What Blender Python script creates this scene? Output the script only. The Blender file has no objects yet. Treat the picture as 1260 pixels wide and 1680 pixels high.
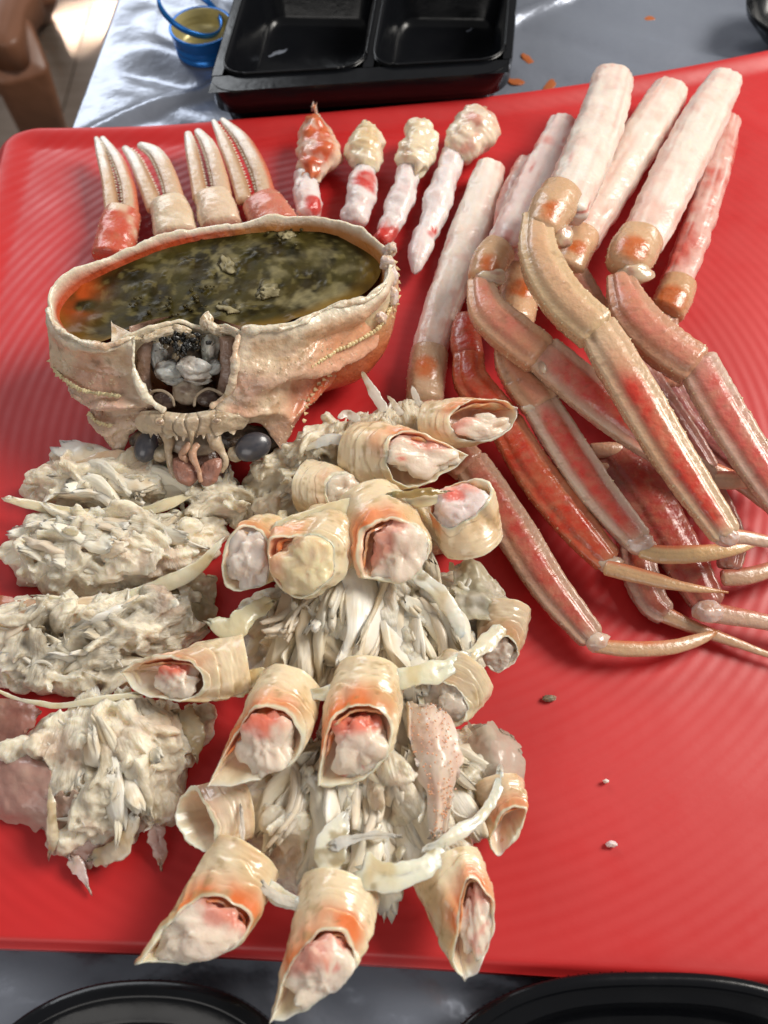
import bpy, math, random
import numpy as np
from mathutils import Vector, Matrix

# ------------------------------------------------------------------ camera, world, lights
R = math.radians
S = 0.01                                  # the code works in centimetres, the scene in metres
CAM_H, PITCH, FPX = 27.0, R(62), 1400.0   # camera height above the plate (cm), pitch below the horizon, focal length in photo pixels
scn = bpy.context.scene
col = scn.collection
cd = bpy.data.cameras.new('camera')
cam = bpy.data.objects.new('camera', cd)
col.objects.link(cam)
cam.location = (0, 0, CAM_H * S)
cam.rotation_euler = (math.pi / 2 - PITCH, 0, 0)
cd.sensor_fit = 'VERTICAL'
cd.sensor_height = 36
cd.lens = FPX / 1680 * 36
cd.clip_start, cd.clip_end = 0.01, 50
cd.dof.use_dof = True
cd.dof.focus_distance = 0.285
cd.dof.aperture_fstop = 13
scn.camera = cam

world = bpy.data.worlds.new('World')
scn.world = world
world.use_nodes = True
wb = world.node_tree.nodes['Background']
wb.inputs[0].default_value = (1.0, 0.98, 0.96, 1)
wb.inputs[1].default_value = 0.19

def area(name, loc, target, sx, sy, power, color, spread=180):
    l = bpy.data.lights.new(name, 'AREA')
    l.shape = 'RECTANGLE'
    l.size, l.size_y = sx, sy
    l.energy, l.color = power, color
    l.spread = R(spread)
    o = bpy.data.objects.new(name, l)
    col.objects.link(o)
    o.location = loc
    d = Vector(target) - Vector(loc)
    o.rotation_euler = d.to_track_quat('-Z', 'Y').to_euler()
    return o
# the window on the right (key), the far window (sheen on plastic), and the sunbeam that reaches the floor
area('window_right', (1.15, 0.62, 1.15), (0, 0.17, 0), 0.70, 0.70, 32, (1.0, 0.95, 0.87))
area('window_far', (-1.25, 2.3, 1.40), (-0.05, 0.3, 0), 1.7, 0.8, 25, (0.92, 0.96, 1.0))
area('window_near', (-0.55, -1.5, 1.0), (0, 0.17, 0), 1.4, 0.8, 8, (1.0, 0.96, 0.91))

scn.render.engine = 'CYCLES'
scn.cycles.use_denoising = True
scn.cycles.max_bounces = 8
scn.view_settings.view_transform = 'Standard'
scn.view_settings.look = 'None'
scn.view_settings.exposure = 0.1

# ------------------------------------------------------------------ helpers
rng = np.random.default_rng(7)
FW = np.array([0, math.cos(PITCH), -math.sin(PITCH)])
UP = np.array([0, math.sin(PITCH), math.cos(PITCH)])
CAMP = np.array([0, 0, CAM_H])

def ray(px, py):
    u, v = (px - 630) / FPX, (840 - py) / FPX
    return FW + np.array([u, 0, 0]) + UP * v
def P(px, py, z=0.0):
    """the place (cm) at height z that the photograph shows at this pixel"""
    d = ray(px, py)
    return CAMP + d * ((CAM_H - z) / -d[2])
def PP(pts, z=None):
    return np.array([P(*(p if z is None else (p[0], p[1], z))) for p in pts])
def cmpp(px, py, z=0.0):
    """centimetres per photo pixel at that place"""
    return (CAM_H - z) / -ray(px, py)[2] / FPX
def nrm(a):
    a = np.asarray(a, float)
    return a / (np.linalg.norm(a, axis=-1, keepdims=True) + 1e-9)

def _hash(ix, iy, iz, seed):
    h = (ix * 374761393 + iy * 668265263 + iz * 2147483647 + seed * 1274126177) & 0xffffffff
    h = ((h ^ (h >> 13)) * 1274126177) & 0xffffffff
    h = (h ^ (h >> 16)) & 0xffffffff
    return h.astype(np.float64) / 0xffffffff * 2 - 1
def noise(p, seed=0):
    p = np.asarray(p, float)
    i = np.floor(p).astype(np.int64)
    f = p - i
    f = f * f * f * (f * (f * 6 - 15) + 10)
    out = 0
    for dx in (0, 1):
        for dy in (0, 1):
            for dz in (0, 1):
                w = (f[..., 0] if dx else 1 - f[..., 0]) * (f[..., 1] if dy else 1 - f[..., 1]) * (f[..., 2] if dz else 1 - f[..., 2])
                out = out + w * _hash(i[..., 0] + dx, i[..., 1] + dy, i[..., 2] + dz, seed)
    return out
def fbm(p, octv=4, seed=0):
    a, s, o = 1.0, 0, 0
    p = np.asarray(p, float)
    for k in range(octv):
        s = s + a * noise(p, seed + k * 17)
        o += a
        a *= 0.5
        p = p * 2.03
    return s / o
def sstep(a, b, x):
    t = np.clip((x - a) / (b - a), 0, 1)
    return t * t * (3 - 2 * t)
def mixc(a, b, t):
    t = np.asarray(t)[..., None]
    return np.asarray(a) * (1 - t) + np.asarray(b) * t

def crom(P_, n):
    """Catmull-Rom through the rows of P_, resampled to n rows evenly by length"""
    P_ = np.asarray(P_, float)
    if len(P_) == 2:
        return P_[0] + (P_[1] - P_[0]) * np.linspace(0, 1, n)[:, None]
    Q = np.vstack([2 * P_[0] - P_[1], P_, 2 * P_[-1] - P_[-2]])
    out = []
    for i in range(1, len(Q) - 2):
        t = np.linspace(0, 1, 24, endpoint=False)[:, None]
        a, b, c, d = Q[i - 1], Q[i], Q[i + 1], Q[i + 2]
        out.append(0.5 * (2 * b + (c - a) * t + (2 * a - 5 * b + 4 * c - d) * t ** 2 + (3 * b - a - 3 * c + d) * t ** 3))
    out.append(P_[-1:])
    C = np.vstack(out)
    L = np.r_[0, np.cumsum(np.linalg.norm(np.diff(C[:, :3], axis=0), axis=1))]
    t = np.linspace(0, L[-1], n)
    return np.stack([np.interp(t, L, C[:, k]) for k in range(C.shape[1])], 1)
def closed(P_, n):
    """closed smooth curve through the rows of P_"""
    P_ = np.asarray(P_, float)
    m = len(P_)
    out = []
    for i in range(m):
        t = np.linspace(0, 1, 24, endpoint=False)[:, None]
        a, b, c, d = P_[i - 1], P_[i], P_[(i + 1) % m], P_[(i + 2) % m]
        out.append(0.5 * (2 * b + (c - a) * t + (2 * a - 5 * b + 4 * c - d) * t ** 2 + (3 * b - a - 3 * c + d) * t ** 3))
    C = np.vstack(out + [P_[:1]])
    L = np.r_[0, np.cumsum(np.linalg.norm(np.diff(C, axis=0), axis=1))]
    t = np.linspace(0, L[-1], n, endpoint=False)
    return np.stack([np.interp(t, L, C[:, k]) for k in range(C.shape[1])], 1)

class Geo:
    """collects vertices, faces and pigment; builds ONE mesh object"""
    def __init__(self):
        self.v, self.f, self.c, self.n = [], [], [], 0
    def add(self, V, F, C=(1, 1, 1)):
        V = np.asarray(V, float).reshape(-1, 3)
        C = np.broadcast_to(np.asarray(C, float).reshape(-1, 3) if np.ndim(C) > 1 else np.asarray(C, float), V.shape)
        for f in F:
            if len(f):
                self.f.append(np.asarray(f, np.int64) + self.n)
        self.v.append(V); self.c.append(C)
        self.n += len(V)
        return self
    def grid(self, G, C=(1, 1, 1), wrap=False, caps=(False, False)):
        M, N = G.shape[:2]
        idx = np.arange(M * N).reshape(M, N)
        if wrap:
            nx = np.roll(idx, -1, 1)
            q = np.stack([idx[:-1], nx[:-1], nx[1:], idx[1:]], -1).reshape(-1, 4)
        else:
            q = np.stack([idx[:-1, :-1], idx[:-1, 1:], idx[1:, 1:], idx[1:, :-1]], -1).reshape(-1, 4)
        V = G.reshape(-1, 3)
        F = [q]
        C = np.asarray(C, float)
        C = C.reshape(-1, 3) if C.ndim > 1 else np.broadcast_to(C, V.shape)
        ex, ec = [], []
        for k, row in ((0, 0), (1, M - 1)):
            if caps[k]:
                ci = M * N + len(ex)
                ex.append(G[row].mean(0)); ec.append(C[idx[row]].mean(0))
                r = idx[row]; r2 = np.roll(r, -1)
                a = np.full(N, ci)
                F.append(np.stack([a, r2, r] if k == 0 else [a, r, r2], -1))
        if ex:
            V = np.vstack([V, ex]); C = np.vstack([C, ec])
        return self.add(V, F, C)
    def build(self, name, mat, parent=None, smooth=True, label=None, cat=None, group=None, kind=None, origin=None):
        V = np.vstack(self.v); C = np.vstack(self.c)
        if parent is not None:
            o = ORG[parent.name]
        else:
            o = origin if origin is not None else np.array([V[:, 0].mean(), V[:, 1].mean(), V[:, 2].min()])
        me = bpy.data.meshes.new(name)
        V2 = ((V - o) * S).astype(np.float32)
        me.vertices.add(len(V2)); me.vertices.foreach_set('co', V2.ravel())
        loops = np.concatenate([f.ravel() for f in self.f]).astype(np.int32)
        sizes = np.concatenate([np.full(len(f), f.shape[1]) for f in self.f]).astype(np.int32)
        starts = np.r_[0, np.cumsum(sizes)[:-1]].astype(np.int32)
        me.loops.add(len(loops)); me.loops.foreach_set('vertex_index', loops)
        me.polygons.add(len(sizes)); me.polygons.foreach_set('loop_start', starts)
        me.polygons.foreach_set('use_smooth', np.full(len(sizes), smooth))
        me.update(calc_edges=True)
        me.validate()
        at = me.color_attributes.new('pig', 'FLOAT_COLOR', 'POINT')
        at.data.foreach_set('color', np.c_[np.clip(C, 0, 1), np.ones(len(C))].astype(np.float32).ravel())
        me.materials.append(mat)
        return link(bpy.data.objects.new(name, me), parent, o, label, cat, group, kind)
ORG = {}
def link(ob, parent, o, label=None, cat=None, group=None, kind=None):
    col.objects.link(ob)
    if parent is not None:
        ob.parent = parent
        ORG[ob.name] = np.array(ORG[parent.name])
    else:
        ob.location = np.asarray(o) * S
        ORG[ob.name] = np.asarray(o, float)
    if label: ob['label'] = label
    if cat: ob['category'] = cat
    if group: ob['group'] = group
    if kind: ob['kind'] = kind
    return ob
def thing(name, o, label, cat, group=None):
    return link(bpy.data.objects.new(name, None), None, o, label, cat, group)

# ------------------------------------------------------------------ materials
def mat(name, base=None, rough=0.4, spec=0.5, sss=0.0, sss_col=(1, .5, .3), coat=0.0, metallic=0.0, bump=0.0, bscale=60.0, bdetail=4.0,
        mott=0.0, mscale=30.0, mcol=None, use_pig=True, alpha=1.0, trans=0.0, rand=0.0, rough_var=0.0, stretch=None, coat_rough=.1, sssr=.002, fib=None):
    m = bpy.data.materials.new(name)
    m.use_nodes = True
    nt = m.node_tree
    b = nt.nodes['Principled BSDF']
    N, L = nt.nodes.new, nt.links.new
    tc = N('ShaderNodeTexCoord')
    co = tc.outputs['Object']
    if stretch:
        mp = N('ShaderNodeMapping'); mp.inputs['Scale'].default_value = stretch
        L(co, mp.inputs[0]); co = mp.outputs[0]
    if use_pig:
        a = N('ShaderNodeAttribute'); a.attribute_name = 'pig'
        c = a.outputs['Color']
        if base is not None:
            mx = N('ShaderNodeMix'); mx.data_type = 'RGBA'; mx.blend_type = 'MULTIPLY'; mx.inputs[0].default_value = 1
            L(c, mx.inputs[6]); mx.inputs[7].default_value = (*base, 1); c = mx.outputs[2]
    else:
        v = N('ShaderNodeRGB'); v.outputs[0].default_value = (*base, 1); c = v.outputs[0]
    if mott > 0:
        n = N('ShaderNodeTexNoise'); n.inputs['Scale'].default_value = mscale; n.inputs['Detail'].default_value = 5
        L(co, n.inputs['Vector'])
        rp = N('ShaderNodeValToRGB')
        rp.color_ramp.elements[0].position, rp.color_ramp.elements[1].position = .40, .68
        L(n.outputs['Fac'], rp.inputs[0])
        ml = N('ShaderNodeMath'); ml.operation = 'MULTIPLY'; ml.inputs[1].default_value = mott
        L(rp.outputs[0], ml.inputs[0])
        mx = N('ShaderNodeMix'); mx.data_type = 'RGBA'; mx.blend_type = 'MULTIPLY' if mcol is None else 'MIX'
        L(ml.outputs[0], mx.inputs[0]); L(c, mx.inputs[6])
        mx.inputs[7].default_value = (*(mcol or (.62, .55, .42)), 1)
        c = mx.outputs[2]
    if rand > 0:
        oi = N('ShaderNodeObjectInfo')
        mr = N('ShaderNodeMapRange'); mr.inputs[3].default_value = 1 - rand; mr.inputs[4].default_value = 1
        L(oi.outputs['Random'], mr.inputs[0])
        hs = N('ShaderNodeHueSaturation')
        L(c, hs.inputs['Color']); L(mr.outputs[0], hs.inputs['Value']); c = hs.outputs[0]
    L(c, b.inputs['Base Color'])
    b.inputs['Roughness'].default_value = rough
    b.inputs['Specular IOR Level'].default_value = spec
    b.inputs['Metallic'].default_value = metallic
    b.inputs['Coat Weight'].default_value = coat
    b.inputs['Coat Roughness'].default_value = coat_rough
    b.inputs['Alpha'].default_value = alpha
    b.inputs['Transmission Weight'].default_value = trans
    if sss > 0:
        b.inputs['Subsurface Weight'].default_value = sss
        b.inputs['Subsurface Radius'].default_value = sss_col
        b.inputs['Subsurface Scale'].default_value = sssr
    if rough_var > 0:
        n = N('ShaderNodeTexNoise'); n.inputs['Scale'].default_value = bscale * .35
        L(co, n.inputs['Vector'])
        mr = N('ShaderNodeMapRange'); mr.inputs[1].default_value = .3; mr.inputs[2].default_value = .7
        mr.inputs[3].default_value = max(.04, rough - rough_var); mr.inputs[4].default_value = min(1, rough + rough_var)
        L(n.outputs['Fac'], mr.inputs[0]); L(mr.outputs[0], b.inputs['Roughness'])
    if fib:
        fa = N('ShaderNodeAttribute'); fa.attribute_name = 'fib'
        n2 = N('ShaderNodeTexNoise'); n2.inputs['Scale'].default_value = 1.0; n2.inputs['Detail'].default_value = 4
        L(fa.outputs['Vector'], n2.inputs['Vector'])
    if bump > 0:
        n = N('ShaderNodeTexNoise'); n.inputs['Scale'].default_value = bscale; n.inputs['Detail'].default_value = bdetail
        L(co, n.inputs['Vector'])
        bp = N('ShaderNodeBump'); bp.inputs['Strength'].default_value = 1; bp.inputs['Distance'].default_value = bump
        L(n.outputs['Fac'], bp.inputs['Height']); L(bp.outputs[0], b.inputs['Normal'])
        if fib:
            b2 = N('ShaderNodeBump'); b2.inputs['Strength'].default_value = 1; b2.inputs['Distance'].default_value = fib
            L(n2.outputs['Fac'], b2.inputs['Height']); L(bp.outputs[0], b2.inputs['Normal']); L(b2.outputs[0], b.inputs['Normal'])
    return m

M_plate = mat('red_glaze', (0.53, 0.022, 0.023), rough=.46, spec=.4, use_pig=False, coat=.08, coat_rough=.3, mott=.18, mscale=14, bump=.00006, bscale=160, rough_var=.09)
M_meat = mat('crab_meat', rough=.34, spec=.5, sss=.6, sss_col=(1, .78, .52), sssr=.005, fib=.0006, bump=.0002, bscale=700, bdetail=5, mott=.12, mscale=200, mcol=(.62, .50, .36), rough_var=.15)
M_flake = mat('meat_flake', rough=.34, spec=.4, sss=.35, sss_col=(1, .80, .56), sssr=.0018, fib=.0003, bump=.0002, bscale=600, mott=.15, mscale=160, mcol=(.64, .54, .42), rand=.18, rough_var=.15)
M_merus = mat('leg_meat', rough=.28, spec=.5, sss=.6, sss_col=(1, .68, .5), sssr=.004, bump=.0003, bscale=520, bdetail=3, mott=.22, mscale=170, mcol=(.82, .6, .54))
M_shell = mat('crab_shell', rough=.27, spec=.5, sss=.2, sss_col=(1, .5, .25), coat=.4, coat_rough=.14, bump=.00045, bscale=480, mott=.22, mscale=300, mcol=(.50, .36, .20), rough_var=.1)
M_stub = mat('joint_shell', rough=.26, spec=.5, sss=.5, sss_col=(1, .64, .38), sssr=.0035, coat=.4, coat_rough=.14, bump=.0002, bscale=330, mott=.14, mscale=90, mcol=(.62, .44, .24), rough_var=.1)
M_cara = mat('carapace_shell', rough=.30, spec=.5, sss=.2, sss_col=(1, .5, .25), coat=.4, coat_rough=.16, bump=.0011, bscale=260, mott=.22, mscale=120, mcol=(.50, .28, .16), rough_var=.12)
M_mem = mat('membrane', rough=.22, spec=.5, sss=.2, sss_col=(1, .6, .5), alpha=.62, coat=.3, bump=.0006, bscale=260, mott=.3, mscale=90)
M_spine = mat('shell_spine', rough=.35, spec=.5, sss=.1)
M_dark = mat('dark_tissue', rough=.22, spec=.5, coat=.4, bump=.0012, bscale=380, mott=.4, mscale=160)
M_eye = mat('eye', rough=.3, spec=.5, coat=.3, mott=.3, mscale=200)
M_juice = mat('juice', (.5, .06, .05), rough=.05, spec=.5, use_pig=False, alpha=.09)
M_soup = mat('crab_miso', rough=.38, spec=.14, coat=.06, coat_rough=.06, bump=.00018, bscale=260, bdetail=4, mott=.45, mscale=110, mcol=(.050, .032, .008))
M_black = mat('black_plastic', (.005, .0055, .007), rough=.2, spec=.28, use_pig=False, bump=.00008, bscale=220, rough_var=.07)
M_blue = mat('blue_metal', (.015, .17, .55), rough=.25, metallic=.55, use_pig=False, bump=.00004, bscale=200)
M_gold = mat('gold_lacquer', (.50, .43, .20), rough=.32, metallic=.3, use_pig=False, bump=.00005, bscale=220)
M_cloth = mat('silver_plastic', (.30, .33, .40), rough=.27, metallic=.5, spec=.6, use_pig=False, bump=.0026, bscale=20, bdetail=5, mott=.25, mscale=7, mcol=(.11, .12, .15))
M_floor = mat('floor_board', (.19, .145, .115), rough=.55, use_pig=False, mott=.5, mscale=14, stretch=(.3, 4, 1), bump=.0005, bscale=30)
M_wood = mat('chair_wood', (.20, .085, .045), rough=.4, use_pig=False, mott=.5, mscale=20, stretch=(4, .4, 1), bump=.0004, bscale=40)
M_sauce = mat('sauce', (.40, .11, .03), rough=.3, use_pig=False, bump=.0003, bscale=300)

# pigments (linear)
CREAM, BUFF, WHITE = np.array((.74, .59, .38)), np.array((.60, .42, .24)), np.array((.80, .76, .70))
PINK, CORAL, RED, ORANGE = np.array((.62, .26, .19)), np.array((.66, .17, .09)), np.array((.42, .045, .022)), np.array((.78, .22, .05))
PALE, GREYW, OLIVE = np.array((.78, .70, .55)), np.array((.60, .58, .50)), np.array((.20, .15, .06))

# ------------------------------------------------------------------ generic bodies
def frames(C):
    T = np.gradient(C, axis=0); T = nrm(T)
    tocam = nrm(CAMP - C)
    n0 = nrm(0.55 * tocam + np.array([0, 0, 0.6]))
    sd = nrm(np.cross(T, n0))
    n = nrm(np.cross(sd, T))
    return T, sd, n
def tube(path, wpx, ratio=.7, N=22, M=48, endcap=(.5, .5), power=2.0, amp=0.0, nscale=1.5, seed=0, lumps=None, rag=0.0):
    """closed body swept along pixel path [(px,py,z)..]; wpx widths (px) at the same points. Returns grid, angle, s"""
    path = [tuple(p) for p in path]
    W = np.array([w * cmpp(*p) * .5 for w, p in zip(wpx, path)])
    Q = crom(np.c_[PP(path), W], M)
    C, W = Q[:, :3], np.maximum(Q[:, 3], .01)
    T, sd, n = frames(C)
    L = np.r_[0, np.cumsum(np.linalg.norm(np.diff(C, axis=0), axis=1))]
    s = L / L[-1]
    k = np.ones(M)
    for e, d in ((0, L), (1, L[-1] - L)):
        if endcap[e] > 0:
            r = np.clip(d / (W.max() * endcap[e]), 0, 1)
            k *= np.sqrt(np.clip(1 - (1 - r) ** 2, 0.0025, 1))
    a = np.linspace(0, 2 * np.pi, N, endpoint=False)
    ca, sa = np.cos(a), np.sin(a)
    e = 2 / power
    ca, sa = np.sign(ca) * np.abs(ca) ** e, np.sign(sa) * np.abs(sa) ** e
    G = C[:, None] + sd[:, None] * (W * k)[:, None, None] * ca[None, :, None] + n[:, None] * (W * k * ratio)[:, None, None] * sa[None, :, None]
    if amp:
        d = nrm(G - C[:, None])
        G = G + d * (fbm(G * nscale, 4, seed) * amp)[..., None]
    if rag:
        j = noise(np.stack([ca * 2.3, sa * 2.3, np.full_like(ca, seed)], -1), seed) * rag
        G[-1] += T[-1] * j[:, None]; G[-2] += T[-2] * j[:, None] * .6
        G[0] -= T[0] * j[::-1, None]; G[1] -= T[1] * j[::-1, None] * .6
    return G, np.broadcast_to(a, (M, N)), np.broadcast_to(s[:, None], (M, N))
def cones(base, dirs, ln, r, color, g=None, sides=5):
    g = g or Geo()
    base, dirs = np.asarray(base), nrm(dirs)
    n = len(base)
    ref = np.where(np.abs(dirs[:, 2:3]) < .9, np.array([[0, 0, 1.]]), np.array([[1., 0, 0]]))
    u = nrm(np.cross(dirs, ref)); w = np.cross(dirs, u)
    ln, r = np.broadcast_to(ln, n), np.broadcast_to(r, n)
    V, F = [], []
    ang = np.linspace(0, 2 * np.pi, sides, endpoint=False)
    ring = base[:, None] + (u[:, None] * np.cos(ang)[None, :, None] + w[:, None] * np.sin(ang)[None, :, None]) * r[:, None, None] - dirs[:, None] * (r * .5)[:, None, None]
    tip = base + dirs * ln[:, None]
    V = np.concatenate([ring, tip[:, None]], 1)
    idx = np.arange(n)[:, None] * (sides + 1)
    k = np.arange(sides)
    F = np.stack([idx + k, idx + (k + 1) % sides, np.broadcast_to(idx + sides, (n, sides))], -1).reshape(-1, 3)
    g.add(V.reshape(-1, 3), [F], color)
    return g
def lump(c, rx, ry, rz, color, amp=.15, ns=1.5, seed=0, axes=None, g=None, nu=18, nv=12, color2=None):
    g = g or Geo()
    u = np.linspace(0, 2 * np.pi, nu, endpoint=False)
    v = np.linspace(.06, np.pi - .06, nv)
    D = np.stack([np.sin(v)[:, None] * np.cos(u), np.sin(v)[:, None] * np.sin(u), np.cos(v)[:, None] * np.ones(nu)], -1)
    k = 1 + amp * fbm(D * ns + seed * 3.1, 4, seed)
    L = D * k[..., None] * np.array([rx, ry, rz])
    if axes is None: axes = np.eye(3)
    G = np.asarray(c) + L @ np.asarray(axes)
    C = np.asarray(color)
    if color2 is not None:
        C = mixc(color, color2, sstep(-.1, .35, fbm(D * 2.2 + seed, 3, seed + 5)))
    g.grid(G, C, wrap=True, caps=(True, True))
    return g

# ------------------------------------------------------------------ the setting
TZ = -1.6
TAB = {}
def table():
    # plastic-covered table top with wrinkles, its left edge falling away towards the floor
    eL = PP([(60, 330), (112, 200), (150, 100), (186, 0), (235, -130)], TZ)
    near = np.array([eL[0] + np.array([-1.5, -14, 0]), eL[0] + np.array([-3, -60, 0])])[::-1]
    far = eL[-1] + (eL[-1] - eL[-2]) * 1.3
    edge = crom(np.vstack([near, eL, far]), 260)
    wob = noise(np.c_[edge[:, 1] * .12, edge[:, 0] * 0, edge[:, 0] * 0], 3) * .25
    right = edge + np.array([95, 0, 0])
    t = np.linspace(0, 1, 260) ** 1.25
    G = edge[:, None] * (1 - t)[None, :, None] + right[:, None] * t[None, :, None]
    x, y = G[..., 0], G[..., 1]
    d1 = x * .35 + y * .94
    wr = fbm(np.stack([x * .05, d1 * .35, 0 * x], -1), 4, 31) * .38 + .30 * np.abs(noise(np.stack([x * .10 - y * .05, x * .14 + y * .32, 0 * x], -1), 5))
    rid = np.exp(-((y - 38.5 - (x + 12) * .62) / .5) ** 2) * .42 + np.exp(-((y - 34.3 - (x + 9.5) * .72) / .45) ** 2) * .42
    crumple = np.abs(fbm(np.stack([x * .35, y * .35, 0 * x], -1), 4, 77)) * .30
    G[..., 2] = TZ - .45 + wr * sstep(0, .03, np.broadcast_to(t, x.shape)) + rid + crumple * sstep(8, 0, y)
    TAB['xy'] = G[:, ::1].reshape(-1, 3)
    drop = []
    for k, (dx, dz) in enumerate([(-3.5, -30), (-2.2, -14), (-1.3, -5), (-.75, -1.6), (-.35, -.35)]):
        q = G[:, 0].copy()
        q[:, 0] += dx + wob * (1 + k % 2) + (noise(np.c_[edge[:, 1] * .22, edge[:, 1] * 0, edge[:, 1] * 0], 9) * abs(dz) * .05)
        q[:, 2] = TZ - .4 + dz
        drop.append(q)
    G = np.concatenate([np.stack(drop, 1), G], 1)
    g = Geo().grid(G)
    g.build('table', M_cloth, kind='structure', label='table covered in crinkled silver grey plastic sheet', cat='table')
table()
fl = Geo()
for k in range(22):
    x0 = -190 + k * 13.5
    z = -70 + (k * 37 % 5) * .012
    G = np.array([[[x0, -60, z], [x0 + 13.2, -60, z]], [[x0, 320, z], [x0 + 13.2, 320, z]]])
    fl.grid(G)
    G = np.array([[[x0 + 13.2, -60, z], [x0 + 13.2, -60, z - 1]], [[x0 + 13.2, 320, z], [x0 + 13.2, 320, z - 1]]])
    fl.grid(G)
fl.add([(-190, -60, -71), (120, -60, -71), (120, 320, -71), (-190, 320, -71)], [[(0, 1, 2, 3)]])
fl.build('floor', M_floor, smooth=False, kind='structure', label='brown board floor beside the table')

def box8(g, a, b, w, h, color=(1, 1, 1)):
    """rounded bar from a to b (cm)"""
    a, b = np.asarray(a, float), np.asarray(b, float)
    T = nrm(b - a)
    ref = np.array([0, 0, 1.]) if abs(T[2]) < .9 else np.array([1., 0, 0])
    sd = nrm(np.cross(T, ref)); n = np.cross(sd, T)
    ang = np.linspace(0, 2 * np.pi, 24, endpoint=False)
    ca, sa = np.sign(np.cos(ang)) * np.abs(np.cos(ang)) ** .35, np.sign(np.sin(ang)) * np.abs(np.sin(ang)) ** .35
    ring = sd * (ca * w / 2)[:, None] + n * (sa * h / 2)[:, None]
    G = np.stack([a + ring * .86, a + T * .3 + ring, b - T * .3 + ring, b + ring * .86])
    g.grid(G, color, wrap=True, caps=(True, True))
    return g

def chair():
    o = P(30, 110, -70)
    t = thing('wooden_chair', o, 'brown wooden chair on the floor left of the table', 'chair')
    a, b, c = P(46, -40, -32), P(2, 78, -32), P(-150, 10, -32)
    n = np.array([0, 0, 1.])
    g = Geo()
    sq = [P(58, -30, -32), P(23, 74, -32), P(-160, 60, -32), P(-130, -60, -32)]
    top = closed(np.array([sq[0], (sq[0] + sq[1]) / 2, sq[1] , (sq[1] + sq[2]) / 2, sq[2], (sq[2] + sq[3]) / 2, sq[3], (sq[0] + sq[3]) / 2]), 48)
    g.grid(np.stack([top - n * 3, top - n * .4, top, top.mean(0) + (top - top.mean(0)) * .97 + n * .4]), wrap=True, caps=(True, True))
    g.build('seat', M_wood, t)
    for A, B, w in (((20, 84, -34), (86, 250, -69.9), 6.5), ((-150, 60, -34), (-160, 200, -69.9), 6), ((-120, -60, -34), (-130, -20, -69.9), 6), ((52, -28, -34), (56, 20, -69.9), 5)):
        box8(Geo(), P(*A), P(*B), w, w).build('leg', M_wood, t)
    box8(Geo(), P(10, 130, -55), P(-140, 120, -55), 3, 4).build('stretcher', M_wood, t)
chair()
fp, fq = P(130, 40, -70) * S, P(90, 30, -70) * S
area('sunbeam_on_floor', (fp[0] - .9, fp[1] + 1.5, 1.4), (fp[0], fp[1], -.7), .30, .075, .7, (1, .80, .62), 2)

# ------------------------------------------------------------------ the plate
def plate():
    top = PP([(6, 206), (120, 205), (260, 201), (400, 190), (620, 172), (850, 148), (1060, 116), (1260, 77), (1460, 34)], .25)
    bot = PP([(-330, 1546), (-150, 1551), (0, 1556), (300, 1567), (630, 1584), (900, 1602), (1260, 1626), (1420, 1640), (1600, 1656)], 0.)
    n = 460
    T, B = crom(top, n), crom(bot, n)
    t = np.linspace(0, 1, 420)[:, None, None]
    G = B[None] * (1 - t) + T[None] * t
    # real edges: round the four corners by pulling the border inwards
    u = np.linspace(0, 1, n)[None, :]; v = np.linspace(0, 1, 420)[:, None]
    cx, cy = G[..., 0].mean(), G[..., 1].mean()
    du = np.minimum(u, 1 - u) * 38; dv = np.minimum(v, 1 - v) * 36
    rr = 1.6
    q = np.clip(rr - du, 0, rr), np.clip(rr - dv, 0, rr)
    dd = np.sqrt(q[0] ** 2 + q[1] ** 2)
    k = np.where(dd > 1e-6, np.maximum(q[0], q[1]) / np.maximum(dd, 1e-6), 1)
    sx, sy = (1 - k) * q[0] , (1 - k) * q[1]
    G[..., 0] += np.where(u < .5, 1, -1) * sx
    G[..., 1] += np.where(v < .5, 1, -1) * sy
    db = rr - np.maximum(q[0], q[1])          # 0 on the border .. rr inside
    c0 = P(640, 700, 0)
    rad = np.hypot(G[..., 0] - c0[0], (G[..., 1] - c0[1]) * 1.02)
    ring = np.sin(rad / .45 * 2 * np.pi + .5 * noise(np.stack([G[..., 0] * .1, G[..., 1] * .1, 0 * rad], -1), 3))
    weak = .45 + .75 * sstep(4, 10, rad) * (1 - .4 * sstep(2, 9, G[..., 0] - 2) * sstep(14, 8, G[..., 1]))
    soft = sstep(0, 1.5, db)
    lip = .30 * sstep(1.5, .35, db) - .26 * sstep(.35, 0, db) ** 1.5
    G[..., 2] = ring * .0052 * weak * soft + lip * sstep(6, 16, G[..., 1]) - .26 * sstep(.35, 0, db) ** 1.5 * sstep(16, 6, G[..., 1])
    G[..., 2] += .05 * fbm(np.stack([G[..., 0] * .12, G[..., 1] * .12, 0 * rad], -1), 2, 41)
    # border skirt and foot
    idx = np.concatenate([G[0, :-1], G[:-1, -1], G[-1, :0:-1], G[:0:-1, 0]])
    ctr = idx.mean(0); 
    def inset(d, z):
        p = idx.copy(); dr = nrm((ctr - idx) * np.array([1, 1, 0])); p += dr * d; p[:, 2] = z
        return p
    out = idx.copy(); out[:, 2] -= .22; out -= nrm((ctr - idx) * np.array([1, 1, 0])) * .05
    sk = np.stack([idx, out, inset(.05, -.62), inset(.5, -.95), inset(1.2, -1.05), inset(1.6, TZ + .02), inset(2.4, TZ + .02), inset(2.6, -1.0)])
    g = Geo().grid(G)
    g.grid(sk, wrap=True, caps=(False, True))
    g.build('red_plate', M_plate, label='large red glazed plate with concentric ripples under the crab', cat='plate')
plate()

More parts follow.
